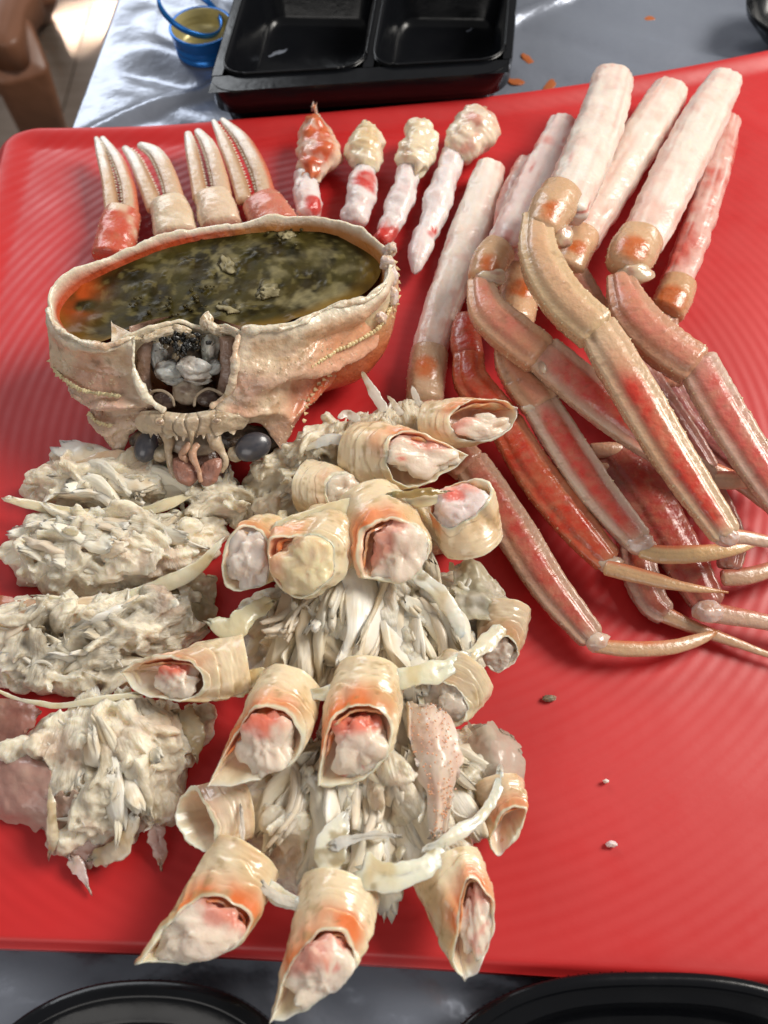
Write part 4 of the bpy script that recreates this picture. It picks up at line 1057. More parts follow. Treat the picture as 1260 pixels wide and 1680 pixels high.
CL = [('leftmost crab claw, red at the base with a narrow pointed tip', [(205, 345, 1.0), (196, 372, 1.0), (182, 430, .9)], [62, 70, 74], [(186, 358, 1.1), (178, 300, 1.2), (166, 250, 1.2), (157, 224, 1.2)], [34, 28, 22, 8], [(214, 356, 1.1), (210, 310, 1.2), (192, 262, 1.2), (166, 224, 1.2)], [36, 32, 26, 10], 1.0),
      ('second crab claw from the left, cream white with wide gaping fingers', [(276, 330, 1.0), (284, 358, 1.0), (292, 395, .9)], [66, 76, 78], [(256, 345, 1.1), (238, 300, 1.2), (220, 262, 1.2), (202, 240, 1.2)], [36, 32, 26, 12], [(290, 342, 1.1), (276, 292, 1.2), (256, 254, 1.2), (226, 236, 1.2)], [42, 38, 32, 14], 0.0),
      ('third crab claw from the left, blunt, cream white and upright', [(346, 318, 1.0), (356, 345, 1.0), (366, 380, .9)], [62, 74, 78], [(330, 328, 1.1), (322, 285, 1.2), (314, 245, 1.2), (308, 216, 1.2)], [34, 30, 26, 14], [(366, 325, 1.1), (356, 280, 1.2), (342, 240, 1.2), (322, 212, 1.2)], [40, 36, 30, 14], 0.1),
      ('rightmost and longest crab claw, red at the base and along one finger', [(424, 325, 1.0), (440, 350, 1.0), (458, 385, .9)], [64, 82, 88], [(402, 332, 1.1), (388, 285, 1.2), (368, 235, 1.2), (349, 196, 1.2)], [34, 30, 26, 9], [(438, 328, 1.1), (424, 280, 1.2), (398, 232, 1.2), (362, 194, 1.2)], [42, 40, 32, 10], .85)]
for i, c_ in enumerate(CL):
    claw(*c_, seed=70 + i * 5)

# ------------------------------------------------------------------ the four arm pieces
def arm_piece(label, head, hw, tail, tw, hcol, hcol2, red_c, red_r, seed):
    t = thing('arm_piece', P(tail[1][0], tail[1][1], 0), label, 'crab arm', 'pulled crab arm pieces behind the shell')
    hw = [q * .88 for q in hw]
    G, a, s = tube(head, hw, .85, N=34, M=60, endcap=(.35, .4), amp=.42, nscale=.85, seed=seed, rag=.5)
    cen = G.mean(1, keepdims=True)
    G = G + nrm(G - cen) * (fbm(G * 1.6, 3, seed + 1) * .14 + .05 * fbm(G * 6, 2, seed))[..., None]
    C = mixc(hcol, hcol2, sstep(.0, .35, fbm(G * 1.3, 3, seed + 3)))
    C = mixc(C, (.82, .72, .56), sstep(.55, .95, np.abs(np.cos(a))) * .7)
    C = mixc(C, (.80, .70, .60), sstep(.05, .4, fbm(G * 1.8, 3, seed + 6)) * .6)
    Geo().grid(G, C, wrap=True, caps=(True, True)).build('shell_head', M_stub, t)
    tw = [q * .86 for q in tw]
    G, a, s = tube(tail, tw, .8, N=32, M=70, endcap=(.3, .6), amp=.24, nscale=1.1, seed=seed + 9)
    cen = G.mean(1, keepdims=True)
    G = G + nrm(G - cen) * (.05 * fbm(np.stack([np.cos(a) * 4, np.sin(a) * 4, s * 5], -1), 3, seed + 4))[..., None]
    d = np.linalg.norm(G - P(*red_c), axis=-1) / (red_r * cmpp(*red_c))
    C = mixc((.76, .68, .66), (.55, .045, .035), sstep(1.25, .65, d + .5 * fbm(G * 2.5, 3, seed + 5)))
    C = mixc(C, (.66, .42, .38), sstep(.1, .5, fbm(G * 1.4, 3, seed + 8)) * .35)
    Geo().grid(G, C, wrap=True, caps=(True, True)).build('tail_meat', M_merus, t)
arm_piece('arm piece with an orange red shell head, nearest the claws', [(516, 180, 1.2), (518, 215, 1.2), (520, 255, 1.1), (512, 292, 1.0)], [16, 58, 74, 44], [(504, 282, .9), (500, 318, .9), (512, 360, .8)], [38, 46, 52], (.62, .13, .04), (.56, .09, .03), (515, 335, 1.2), 18, 101)
arm_piece('arm piece with cream head and red patch high on its tail, second from claws', [(602, 202, 1.2), (604, 228, 1.2), (602, 255, 1.1), (596, 280, 1.0)], [30, 66, 72, 46], [(598, 268, .9), (590, 318, .9), (578, 372, .8)], [42, 56, 50], (.74, .62, .42), (.66, .48, .28), (600, 297, 1.3), 22, 102)
arm_piece('arm piece with a squarish cream head and red lower tail, third from the claws', [(686, 204, 1.2), (686, 228, 1.2), (682, 255, 1.1), (678, 282, 1.0)], [48, 62, 66, 44], [(676, 268, .9), (660, 325, .9), (636, 375, .8), (620, 400, .8)], [38, 48, 44, 40], (.76, .64, .46), (.64, .40, .26), (630, 385, 1.2), 34, 103)
arm_piece('arm piece with a pink tilted head and long slim white tail, nearest the peeled legs', [(792, 190, 1.2), (776, 212, 1.2), (760, 238, 1.1), (744, 258, 1.0)], [56, 82, 76, 46], [(748, 246, .9), (724, 310, .9), (704, 370, .8), (686, 420, .8), (680, 450, .7)], [42, 50, 46, 38, 10], (.76, .60, .46), (.66, .32, .24), (717, 373, 1.3), 17, 104)

# ------------------------------------------------------------------ body pieces: meat mounds, flakes, joint stubs
FL = []
def flake_protos():
    for k in range(14):
        rg = np.random.default_rng(300 + k)
        M, N = 26, 20
        x = np.linspace(0, 1, M)[:, None]
        a = np.linspace(0, 2 * np.pi, N, endpoint=False)[None, :]
        asp = rg.uniform(.11, .20)
        pr = np.clip(np.sin(np.pi * np.clip(x * .95 + .03, 0, 1)), 0, 1) ** rg.uniform(.18, .36)
        ca, sa = np.cos(a), np.sin(a)
        rag = .10 * noise(np.stack([ca * 3.1, sa * 3.1, a * 0 + k], -1), k) * np.ones_like(x)
        X = x + rag * (sstep(.55, 1, x) - sstep(.35, 0, x))
        fib = 1 + .20 * fbm(np.stack([ca * 3.4 + 0 * x, sa * 3.4 + 0 * x, x * 2.0 + 0 * a + k * 7], -1), 3, k + 50)
        off = .25 * noise(np.stack([x * 2.3, x * 0 + k, x * 0], -1), k + 3) * asp
        Y = asp * pr * ca * fib + off
        Z = asp * rg.uniform(.22, .5) * pr * sa * fib
        bend = rg.uniform(-.35, .35); bz = rg.uniform(-.30, .30); tw = rg.uniform(-1.6, 1.6)
        ct, st = np.cos(tw * x), np.sin(tw * x)
        Y, Z = Y * ct - Z * st, Y * st + Z * ct
        Y = Y + bend * (x - .5) ** 2 * 2; Z = Z + bz * (x - .5) ** 2 * 2
        G = np.stack([X - .5, Y, Z], -1)
        G += np.stack([noise(G * 6 + k, k), noise(G * 6 + k, k + 1), noise(G * 6 + k, k + 2)], -1) * .022
        base = [(.90, .84, .70), (.88, .80, .64), (.86, .78, .64), (.86, .73, .57), (.88, .83, .73), (.92, .87, .77), (.80, .69, .52)][k % 7]
        C = mixc(base, np.array(base) * (.90, .82, .70), sstep(-.05, .4, fbm(G * 4 + k, 3, k + 9)))
        g = Geo()
        if k in (3, 9, 13):
            nS = int(rg.integers(9, 14)); x1 = np.linspace(0, 1, 14)
            for q_ in range(nS):
                y0, z0 = asp * rg.uniform(-.8, .8), asp * rg.uniform(-.16, .16)
                e0, e1 = rg.uniform(-.52, -.40), rg.uniform(.36, .54)
                xs_ = e0 + (e1 - e0) * x1
                cy = y0 * (1 - .35 * (2 * xs_) ** 2 * rg.uniform(-.6, 1.2)) + bend * xs_ ** 2 * 2 + .02 * noise(np.stack([x1 * 3, x1 * 0 + q_, x1 * 0 + k], -1), k)
                cz = z0 + bz * xs_ ** 2 * 2 + .03 * noise(np.stack([x1 * 3, x1 * 0 + q_, x1 * 0 + k], -1), k + 1)
                rr_ = asp * rg.uniform(.26, .46) * np.sin(np.linspace(.22, np.pi - .3, 14)) ** .55
                an_ = np.linspace(0, 2 * np.pi, 8, endpoint=False)
                Gs = np.stack([np.repeat(xs_[:, None], 8, 1), cy[:, None] + rr_[:, None] * np.cos(an_), cz[:, None] + rr_[:, None] * .75 * np.sin(an_)], -1)
                g.grid(Gs, np.clip(np.array(base) * rg.uniform(.86, 1.06), 0, 1), wrap=True, caps=(True, True))
        else:
            g.grid(G, C, wrap=True, caps=(True, True))
        V = np.vstack(g.v); me = bpy.data.meshes.new('meat_flake')
        me.from_pydata((V * S).tolist(), [], [tuple(int(i) for i in r) for f in g.f for r in f])
        me.polygons.foreach_set('use_smooth', np.ones(len(me.polygons), bool))
        at = me.color_attributes.new('pig', 'FLOAT_COLOR', 'POINT')
        at.data.foreach_set('color', np.c_[np.clip(np.vstack(g.c), 0, 1), np.ones(len(V))].astype(np.float32).ravel())
        fa = me.attributes.new('fib', 'FLOAT_VECTOR', 'POINT')
        fa.data.foreach_set('vector', (V * np.array([2.5, 22, 22])).astype(np.float32).ravel())
        me.materials.append(M_flake)
        FL.append((me, V, g.f, np.vstack(g.c)))
flake_protos()
def basis(xd, nd):
    xd = nrm(xd); yd = nrm(np.cross(nd, xd)); zd = np.cross(xd, yd)
    return np.stack([xd, yd, zd], 1)
def put_flake(parent, c, xd, nd, L, wk, k):
    Bm = basis(xd, nd)
    o = bpy.data.objects.new('meat_flake', FL[k][0])
    col.objects.link(o); o.parent = parent
    m = Matrix(np.c_[Bm * np.array([L, L * wk, L * wk]), (np.asarray(c) - ORG[parent.name]) * S].tolist() + [[0, 0, 0, 1]])
    o.matrix_local = m
    return o
def join_flake(g, c, xd, nd, L, wk, k, tint=1.0):
    _, V, F, C = FL[k]
    Bm = basis(xd, nd)
    g.add((V * np.array([L, L * wk, L * wk * 1.35])) @ Bm.T + np.asarray(c), F, np.clip(C * tint, 0, 1))

def mound(parent, outline, h, fan, zb=.05, seed=0, tone=(.66, .60, .48), dark=(.22, .17, .09), darkamt=.5, flakes=26, shreds=120, fibres=150, fl=(1.3, 2.6), hshape=.55, radial=True, tilt=.25, crest=None, name='meat'):
    """heap of shredded meat. outline: px at mid height; fan: (px,py) from which the fibres spread (or direction vector in cm if radial=False)"""
    rg = np.random.default_rng(seed)
    ol = closed(PP(outline, zb + h * .35), 190)
    ol = ol.mean(0) + (ol - ol.mean(0)) * np.array([.97, .90 if not radial else .95, 1])
    c = np.median(ol, 0); c[2] = 0
    M, N = 70, 190
    r = np.linspace(0.01, 1, M)[:, None]
    ang = np.linspace(0, 2 * np.pi, N, endpoint=False)
    edge = 1 + .05 * noise(np.stack([ol[:, 0] * 1.6, ol[:, 1] * 1.6, 0 * ang], -1), seed) + .035 * noise(np.stack([ol[:, 0] * 4.5, ol[:, 1] * 4.5, 0 * ang], -1), seed + 1)
    G = c + (ol - c)[None] * (r * edge[None])[..., None]
    fo = P(fan[0], fan[1], zb + h * .5) if radial else None
    def flow(p):
        d = (p - fo) if radial else np.broadcast_to(np.array([fan[0], fan[1], 0.]), p.shape).copy()
        d = d.copy(); d[..., 2] = 0
        sw = .35 * noise(p * .5, seed + 33)
        cs, sn = np.cos(sw), np.sin(sw)
        d = nrm(d)
        return np.stack([d[..., 0] * cs - d[..., 1] * sn, d[..., 0] * sn + d[..., 1] * cs, d[..., 2] * 0], -1)
    D = flow(G)
    al = (G * D).sum(-1) if not radial else np.linalg.norm((G - fo)[..., :2], axis=-1)
    ac = G[..., 0] * -D[..., 1] + G[..., 1] * D[..., 0] if not radial else np.arctan2(G[..., 1] - fo[1], G[..., 0] - fo[0]) * 3.2
    prof = np.clip(1 - r ** 2.6, 0, 1) ** hshape
    q = np.stack([al * .55, ac * 2.0, np.full_like(al, seed * .7)], -1)
    fibre = (1 - np.abs(fbm(q, 4, seed + 3)) * 2.2)
    lumpy = fbm(G * .8, 3, seed + 5)
    zt = zb + h * prof * (.80 + .42 * lumpy) + (fibre - .55) * .42 * sstep(1.0, .8, r) + .16 * fbm(G * 2.6, 3, seed + 8) * sstep(1., .85, r)
    G[..., 2] = np.maximum(zt, zb * .5)
    gr = np.concatenate([G, np.stack([c + (ol - c) * (edge * .93)[:, None]])], 0)
    gr[-1, :, 2] = .01
    cav = sstep(.35, -.35, fibre - .2 + lumpy)
    C = mixc(tone, dark, np.clip(cav * .55 + sstep(.15, .55, fbm(G * 1.1, 3, seed + 11)) * darkamt, 0, 1))
    C = mixc(C, (.78, .72, .60), sstep(.45, .95, fibre) * .6)
    C = mixc(C, (.64, .40, .30), sstep(.3, .6, fbm(G * .8, 3, seed + 15)) * .4)
    Nn = nrm(np.cross(np.gradient(G, axis=1), np.gradient(G, axis=0)))
    Nn = np.where(Nn[..., 2:3] < 0, -Nn, Nn)
    def spot(lo=.05, hi=.93):
        i = int((rg.uniform(lo ** 2, hi ** 2) ** .5) * (M - 1)); j = rg.integers(0, N)
        return G[i, j], Nn[i, j], flow(G[i:i + 1, j])[0], i / M
    for k in range(int(flakes * .8)):
        p, n, d, rr = spot(.05, .66)
        d = nrm(d + rg.normal(0, .22, 3) * [1, 1, .3] + np.array([0, 0, rg.normal(.0, tilt)]))
        put_flake(parent, p + n * rg.uniform(-.10, .08), d, nrm(n + rg.normal(0, .35, 3)), rg.uniform(*fl), rg.uniform(.75, 1.45), int(rg.integers(0, 14)) if radial else 2 * int(rg.integers(0, 7)))
    # the heap and its smaller flakes grow together into one torn mass
    g = Geo().grid(gr, (1, 1, 1), wrap=True, caps=(True, True))
    for k in range(shreds):
        p, n, d, rr = spot(.1, .90)
        out = nrm((p - c) * np.array([1, 1, 0])); tg = np.array([-out[1], out[0], 0])
        if rr > .62: d = tg * np.sign(np.dot(tg, d) + 1e-6)
        d = nrm(d + rg.normal(0, .45, 3) * [1, 1, .4] + np.array([0, 0, rg.normal(.0, .18)]))
        join_flake(g, p + n * rg.uniform(-.12, .08), d, nrm(n + rg.normal(0, .5, 3)), rg.uniform(.6, 2.1) * (1 if rr < .62 else .6), rg.uniform(.8, 1.8), int(rg.integers(0, 14)))
    for k in range(shreds // 2):
        p, n, d, rr = spot(.1, .97)
        r_ = rg.uniform(.15, .48)
        lump(p, r_ * rg.uniform(.7, 1.5), r_, r_ * rg.uniform(.5, 1.), (1, 1, 1), .8, 1.7, seed + k, g=g, nu=14, nv=10)
    ob = g.build(name, M_meat, parent)
    md = ob.modifiers.new('fuse', 'REMESH'); md.mode = 'VOXEL'; md.voxel_size = .050 * S
    md = ob.modifiers.new('soften', 'SMOOTH'); md.factor = .5; md.iterations = 5
    dg = bpy.context.evaluated_depsgraph_get(); dg.update()
    me = bpy.data.meshes.new_from_object(ob.evaluated_get(dg))
    ob.modifiers.clear(); old = ob.data; ob.data = me; bpy.data.meshes.remove(old)
    me.name = name
    if not me.materials: me.materials.append(M_meat)
    n_ = len(me.vertices)
    V = np.empty(n_ * 3, np.float32); me.vertices.foreach_get('co', V); V = V.reshape(-1, 3) / S + ORG[parent.name]
    W = np.empty(n_ * 3, np.float32); me.vertices.foreach_get('normal', W); W = W.reshape(-1, 3)
    Dv = flow(V)
    if radial:
        al = np.linalg.norm((V - fo)[:, :2], axis=1); ac = np.arctan2(V[:, 1] - fo[1], V[:, 0] - fo[0]) * 4
    else:
        al = (V * Dv).sum(1); ac = V[:, 0] * -Dv[:, 1] + V[:, 1] * Dv[:, 0]
    fib = fbm(np.stack([al * 1.1, ac * 5.5, V[:, 2] * 5.5], -1), 3, seed + 60)
    V2 = V + W * (.040 * fib + .03 * fbm(V * 4.5, 3, seed + 61))[:, None]
    me.vertices.foreach_set('co', ((V2 - ORG[parent.name]) * S).astype(np.float32).ravel())
    C = mixc(np.clip(np.asarray(tone) * 1.06, 0, .9), np.array((.89, .79, .62)), sstep(-.3, .25, fbm(V * .9, 3, seed + 62) + .4 * fib))
    C = mixc(C, (.58, .36, .26), sstep(.18, .5, fbm(V * .7, 3, seed + 63)) * .45)
    C = mixc(C, np.asarray(dark) * 1.25, np.clip(sstep(.22, .55, fbm(V * .75, 4, seed + 64)) * darkamt * 1.3, 0, .8))
    C = mixc(C, np.asarray(tone) * .68, sstep(.15, .55, fbm(V * 2.4, 3, seed + 65)) * .45)
    fa = me.attributes.new('fib', 'FLOAT_VECTOR', 'POINT')
    fa.data.foreach_set('vector', np.stack([al * 1.3, ac * 9, V[:, 2] * 9], -1).astype(np.float32).ravel())
    at = me.color_attributes.get('pig') or me.color_attributes.new('pig', 'FLOAT_COLOR', 'POINT')
    at.data.foreach_set('color', np.c_[np.clip(C, 0, 1), np.ones(n_)].astype(np.float32).ravel())
    me.polygons.foreach_set('use_smooth', np.ones(len(me.polygons), bool))
    g = Geo()
    x1 = np.linspace(0, 1, 9); an_ = np.linspace(0, 2 * np.pi, 5, endpoint=False)
    for k in range(fibres):
        p, n, d, rr = spot(.05, .7)
        d = nrm(d + rg.normal(0, .6, 3) * [1, 1, .3]); sd_ = nrm(np.cross(n, d))
        L_ = rg.uniform(.4, 1.5); cv = rg.normal(0, .8); lift = rg.uniform(-.05, .05)
        ctr = p + n * rg.uniform(-.01, .06) + d * ((x1 - .5) * L_)[:, None] + sd_ * (cv * (x1 - .5) ** 2 * L_)[:, None] + n * (lift * (x1 - .2) - .35 * L_ * (x1 - .5) ** 2)[:, None]
        w_ = rg.uniform(.022, .06) * np.sin(np.linspace(.3, np.pi - .3, 9)) ** .6
        Gs = ctr[:, None] + sd_ * (np.cos(an_)[None, :, None] * w_[:, None, None] * 1.5) + n * (np.sin(an_)[None, :, None] * w_[:, None, None] * .8)
        g.grid(Gs, np.clip(np.array((.82, .75, .63)) * rg.uniform(.78, 1.08), 0, 1), wrap=True, caps=(True, True))
    if g.n:
        q = g.build('meat_shreds', M_flake, parent); q['kind'] = 'stuff'
    return c

def stub(parent, outline, z, base, base_r, axis_w=.40, fill=None, orange=(0, -1), orange_amt=.8, folds=3, seed=0, tone=(.80, .65, .44), wall=.055, depth=.55, thin=False, fillcol=((.82, .68, .55), (.70, .14, .08)), oc=(.80, .20, .055), lean=0.0, m=None, tip=None):
    """joint shell cut open: outline (px) of the opening at height z, base (px,py,z) where it leaves the body"""
    rg = np.random.default_rng(seed)
    cpx = np.mean(outline, 0)
    if tip is not None:
        q_ = np.array(outline[tip], float); a_, b_ = np.array(outline[tip - 1], float), np.array(outline[(tip + 1) % len(outline)], float)
        outline = list(outline[:tip]) + [tuple(q_ + (a_ - q_) * .12), tuple(q_ + (q_ - cpx) * .05), tuple(q_ + (b_ - q_) * .12)] + list(outline[tip + 1:])
    c = P(cpx[0], cpx[1], z)
    b = P(*base)
    ax = nrm(c - b)
    nrm_o = nrm(nrm(CAMP - c) * .72 + ax * axis_w + np.array([0, 0, .12]))
    ol = []
    for (px, py) in outline:
        d = ray(px, py)
        t = np.dot(c - CAMP, nrm_o) / np.dot(d, nrm_o)
        ol.append(CAMP + d * t)
    N = 72
    ol = closed(np.array(ol), N)
    ol = ol + nrm(ol - c) * (.11 * fbm(ol * 2.6, 4, seed))[:, None] + nrm_o * (.17 * fbm(ol * 2.0, 3, seed + 2))[:, None]
    # base circle, angularly matched to the opening
    u = nrm(ol[0] - c); u = nrm(u - ax * np.dot(u, ax)); w = np.cross(ax, u)
    dirs = ol - c
    an = np.arctan2(dirs @ w, dirs @ u)
    br = base_r * cmpp(*base)
    bc = b + (u[None] * np.cos(an)[:, None] + w[None] * np.sin(an)[:, None]) * br
    M = 96
    s = np.linspace(0, 1, M)[:, None, None]                     # 0 at opening
    e = s ** 1.25
    G = ol[None] * (1 - e) + bc[None] * e
    cen = c * (1 - e) + b * e
    bul = 1 + .10 * np.sin(np.pi * np.clip(s * 1.0, 0, 1))
    for k in range(folds):
        wob = noise(np.stack([np.cos(an) * 1.1, np.sin(an) * 1.1, an * 0 + k * 3.7], -1), seed)[None, :, None]
        amp_ = np.clip(.55 + .9 * noise(np.stack([np.cos(an) * .9, np.sin(an) * .9, an * 0 + k * 5.1], -1), seed + 1), 0, 1.4)[None, :, None]
        p0 = .13 + .24 * k + rg.uniform(-.06, .06) + .16 * wob
        bul = bul + amp_ * (.065 * np.exp(-(np.clip(s - p0, -1, 0) / .10) ** 2 - (np.clip(s - p0, 0, 1) / .018) ** 2) - .05 * np.exp(-((s - p0 - .05) / .03) ** 2)) * (1.0 - .2 * k)
    G = cen + (G - cen) * bul
    G = G + nrm(G - cen) * (.11 * fbm(G * 1.3, 4, seed + 4) + .02 * fbm(G * 6, 2, seed + 5) + .010 * fbm(np.stack([s[..., 0] * 17 + .8 * noise(np.stack([np.cos(an) * 1.5, np.sin(an) * 1.5, an * 0], -1), seed)[None], np.cos(an)[None] * .8 + 0 * s[..., 0], np.sin(an)[None] * .8 + 0 * s[..., 0]], -1), 2, seed + 15))[..., None]
    # pigment: cream with an orange flush on one side near the opening
    od = np.array([orange[0], -orange[1]], float); od /= np.linalg.norm(od) + 1e-9
    o3 = nrm(np.array([1., 0, 0]) * od[0] + UP * od[1])
    side = (nrm(dirs) @ o3)
    flush = sstep(-.15, .6, side)[None, :] * sstep(.62, .05, s[..., 0]) * orange_amt
    flush = np.clip(flush * (.9 + .9 * fbm(G * 1.4, 3, seed + 6)), 0, 1)
    C = mixc(tone, np.asarray(tone) * (.84, .72, .58), sstep(-.05, .5, fbm(G * .9, 3, seed + 7)))
    C = mixc(C, oc, flush)
    C = mixc(C, (.80, .72, .52), sstep(.06, .0, s[..., 0]) * np.ones_like(flush))
    C = mixc(C, (.40, .27, .11), sstep(.28, .55, fbm(G * 3.0, 3, seed + 8)) * .55)
    C = mixc(C, (.30, .20, .08), sstep(.46, .6, fbm(G * 5.0, 3, seed + 18)) * .5)
    # lip and inner wall
    def inn(k, dn):
        return c + (ol - c) * k + -nrm_o * dn
    k1 = 1 - wall / np.linalg.norm(dirs, axis=1)[:, None] * 1.0
    k1 = np.clip(k1, .55, 1)
    lip = np.stack([c + (ol - c) * (k1 + (1 - k1) * .5) + nrm_o * .045, inn(k1, .0), inn(k1 * .97, .10), inn(k1 * .93, depth * .45), inn(k1 * .82, depth * .85), inn(k1 * .5, depth)])
    # let the inner wall follow the tube, not the opening normal
    sh = ax - nrm_o * np.dot(ax, nrm_o)
    for i, dn in enumerate((0, 0, .10, depth * .45, depth * .85, depth)):
        lip[i] -= sh * dn * .9
    fl2 = np.clip(sstep(-.1, .6, side) * orange_amt, 0, 1)
    lc = np.stack([mixc((.82, .75, .58), oc, fl2 * .45), mixc((.80, .72, .56), oc, fl2 * .6), mixc((.80, .66, .47), oc, fl2 * .7), mixc((.80, .62, .44), oc, fl2 * .7), mixc((.76, .54, .38), oc, fl2 * .6), mixc((.66, .44, .30), oc, fl2 * .4)])
    full = np.concatenate([lip[::-1], G], 0)
    fc = np.concatenate([lc[::-1], C], 0)
    so = Geo().grid(full, fc, wrap=True, caps=(True, True)).build('leg_stub', m or (M_mem if thin else M_stub), parent)
    # soft inner skin: a coral arc standing inside the opening on its flushed side
    if orange_amt > .4:
        j0 = int(np.argmax(side)); nA = 30
        jj = (j0 + np.arange(-nA // 2, nA // 2 + 1)) % N
        tt = np.linspace(-1, 1, nA + 1)
        A_ = []
        for dn, kk_ in ((.02, .80), (.10, .74), (.30, .72), (depth * .8, .70)):
            k_ = kk_ + .06 * noise(np.stack([tt * 2.3, tt * 0 + dn * 2, tt * 0 + seed], -1), seed + 51) + .16 * np.abs(tt) ** 3
            A_.append(c + (ol[jj] - c) * k_[:, None] - nrm_o * (dn + .16 * np.abs(tt) + .10 * noise(np.stack([tt * 3, tt * 0, tt * 0 + seed], -1), seed + 52))[:, None] - sh * dn * .9)
        A_ = crom_rows(np.array(A_), 14)
        B_ = A_ - nrm(A_ - c) * .06
        ac_ = mixc((.78, .19, .06), (.80, .42, .22), sstep(-.3, .35, fbm(A_ * 2.2, 3, seed + 53)))
        Geo().grid(A_, ac_).grid(B_, ac_).grid(np.stack([A_[0], B_[0]]), np.stack([ac_[0], ac_[0]])).build('inner_skin', M_stub, so)
    # meat plug inside: one lumpy mass shaped like the opening, a bit sunken
    if fill:
        (fx, fy, frx, fry, fd, red_dir, red_amt) = fill
        d = ray(fx, fy); t = np.dot(c - CAMP, nrm_o) / np.dot(d, nrm_o)
        fc_ = CAMP + d * t
        xx = nrm(np.array([1., 0, 0]) - nrm_o * nrm_o[0]); yy = np.cross(nrm_o, xx)
        kk = cmpp(fx, fy, z)
        U = np.linspace(0, 2 * np.pi, 44, endpoint=False); Vv = np.linspace(.03, np.pi - .03, 30)
        Dv = np.stack([np.sin(Vv)[:, None] * np.cos(U), np.sin(Vv)[:, None] * np.sin(U), np.cos(Vv)[:, None] * np.ones(44)], -1)
        kx = 1 + .75 * fbm(Dv * 1.5 + seed, 4, seed + 20) + .14 * fbm(Dv * 4 + seed, 3, seed + 21)
        Lc = Dv * kx[..., None] * np.array([frx * kk * 1.25, fry * kk * 1.25, min(frx, fry) * kk * .6])
        # stay inside the opening
        low = -np.array([orange[0], -orange[1]], float) / (np.hypot(*orange) + 1e-9)
        fc_ = fc_ + (xx * low[0] + yy * low[1]) * .13
        Gm = fc_ - nrm_o * (fd * .6) + Lc[..., :1] * xx + Lc[..., 1:2] * yy + Lc[..., 2:] * nrm_o
        rel = Gm - c
        u2 = nrm((ol[0] - c) - nrm_o * np.dot(ol[0] - c, nrm_o)); w2 = np.cross(nrm_o, u2)
        px_, py_ = rel @ u2, rel @ w2
        th = np.arctan2(py_, px_); od_ = ol - c
        tho = np.arctan2(od_ @ w2, od_ @ u2); oi = np.argsort(tho)
        rmax = np.interp(th, tho[oi], np.hypot(od_ @ u2, od_ @ w2)[oi], period=2 * np.pi) * .97 - .01
        rr = np.hypot(px_, py_); f = np.minimum(1, rmax / np.maximum(rr, 1e-6))
        hn = rel @ nrm_o
        Gm = c + u2 * (px_ * f)[..., None] + w2 * (py_ * f)[..., None] + nrm_o * hn[..., None]
        rd = np.array([red_dir[0], -red_dir[1]], float); rd /= np.linalg.norm(rd) + 1e-9
        rs = Dv[..., 0] * rd[0] + Dv[..., 1] * rd[1]
        Cm = mixc(fillcol[0], np.array(fillcol[0]) * (.9, .78, .68), sstep(0, .5, fbm(Gm * 1.6, 3, seed + 23)) * .7)
        Cm = mixc(Cm, fillcol[1], np.clip(sstep(.25, .75, rs + .6 * fbm(Gm * 1.8, 3, seed + 24)) * red_amt, 0, 1))
        Cm = mixc(Cm, (.72, .10, .07), np.clip(sstep(.42, .58, fbm(Gm * 1.7, 3, seed + 26)) * red_amt, 0, 1))
        Geo().grid(Gm, Cm, wrap=True, caps=(True, True)).build('stub_meat', M_merus, so)
    return so
def strip(parent, path, w, color=PALE, name='membrane', ratio=.22, amp=.14, seed=0, m=None, color2=None, rag=.3):
    w = [q * (.66 if name == 'shell_edge' else .84) for q in w]
    G, a, s = tube(path, w, ratio * .55, N=28, M=80, endcap=(.5, .5), amp=amp * .9, nscale=1.5, seed=seed, rag=rag)
    cen = G.mean(1, keepdims=True)
    wv = 1 + .30 * fbm(np.stack([s * 6, np.sign(np.cos(a)) * 2.0, np.full_like(s, seed)], -1), 3, seed + 1) * np.abs(np.cos(a))
    G = cen + (G - cen) * wv[..., None]
    G = G + nrm(CAMP - G) * (.10 * fbm(G * .9, 2, seed + 4))[..., None]
    C = mixc(color, color2 if color2 is not None else np.asarray(color) * (.84, .74, .58), sstep(0, .5, fbm(G * 1.2, 3, seed + 3)))
    C = mixc(C, (.22, .17, .07), sstep(.38, .6, fbm(G * 1.6, 3, seed + 6)) * .7)
    return Geo().grid(G, C, wrap=True, caps=(True, True)).build(name, m or M_stub, parent)
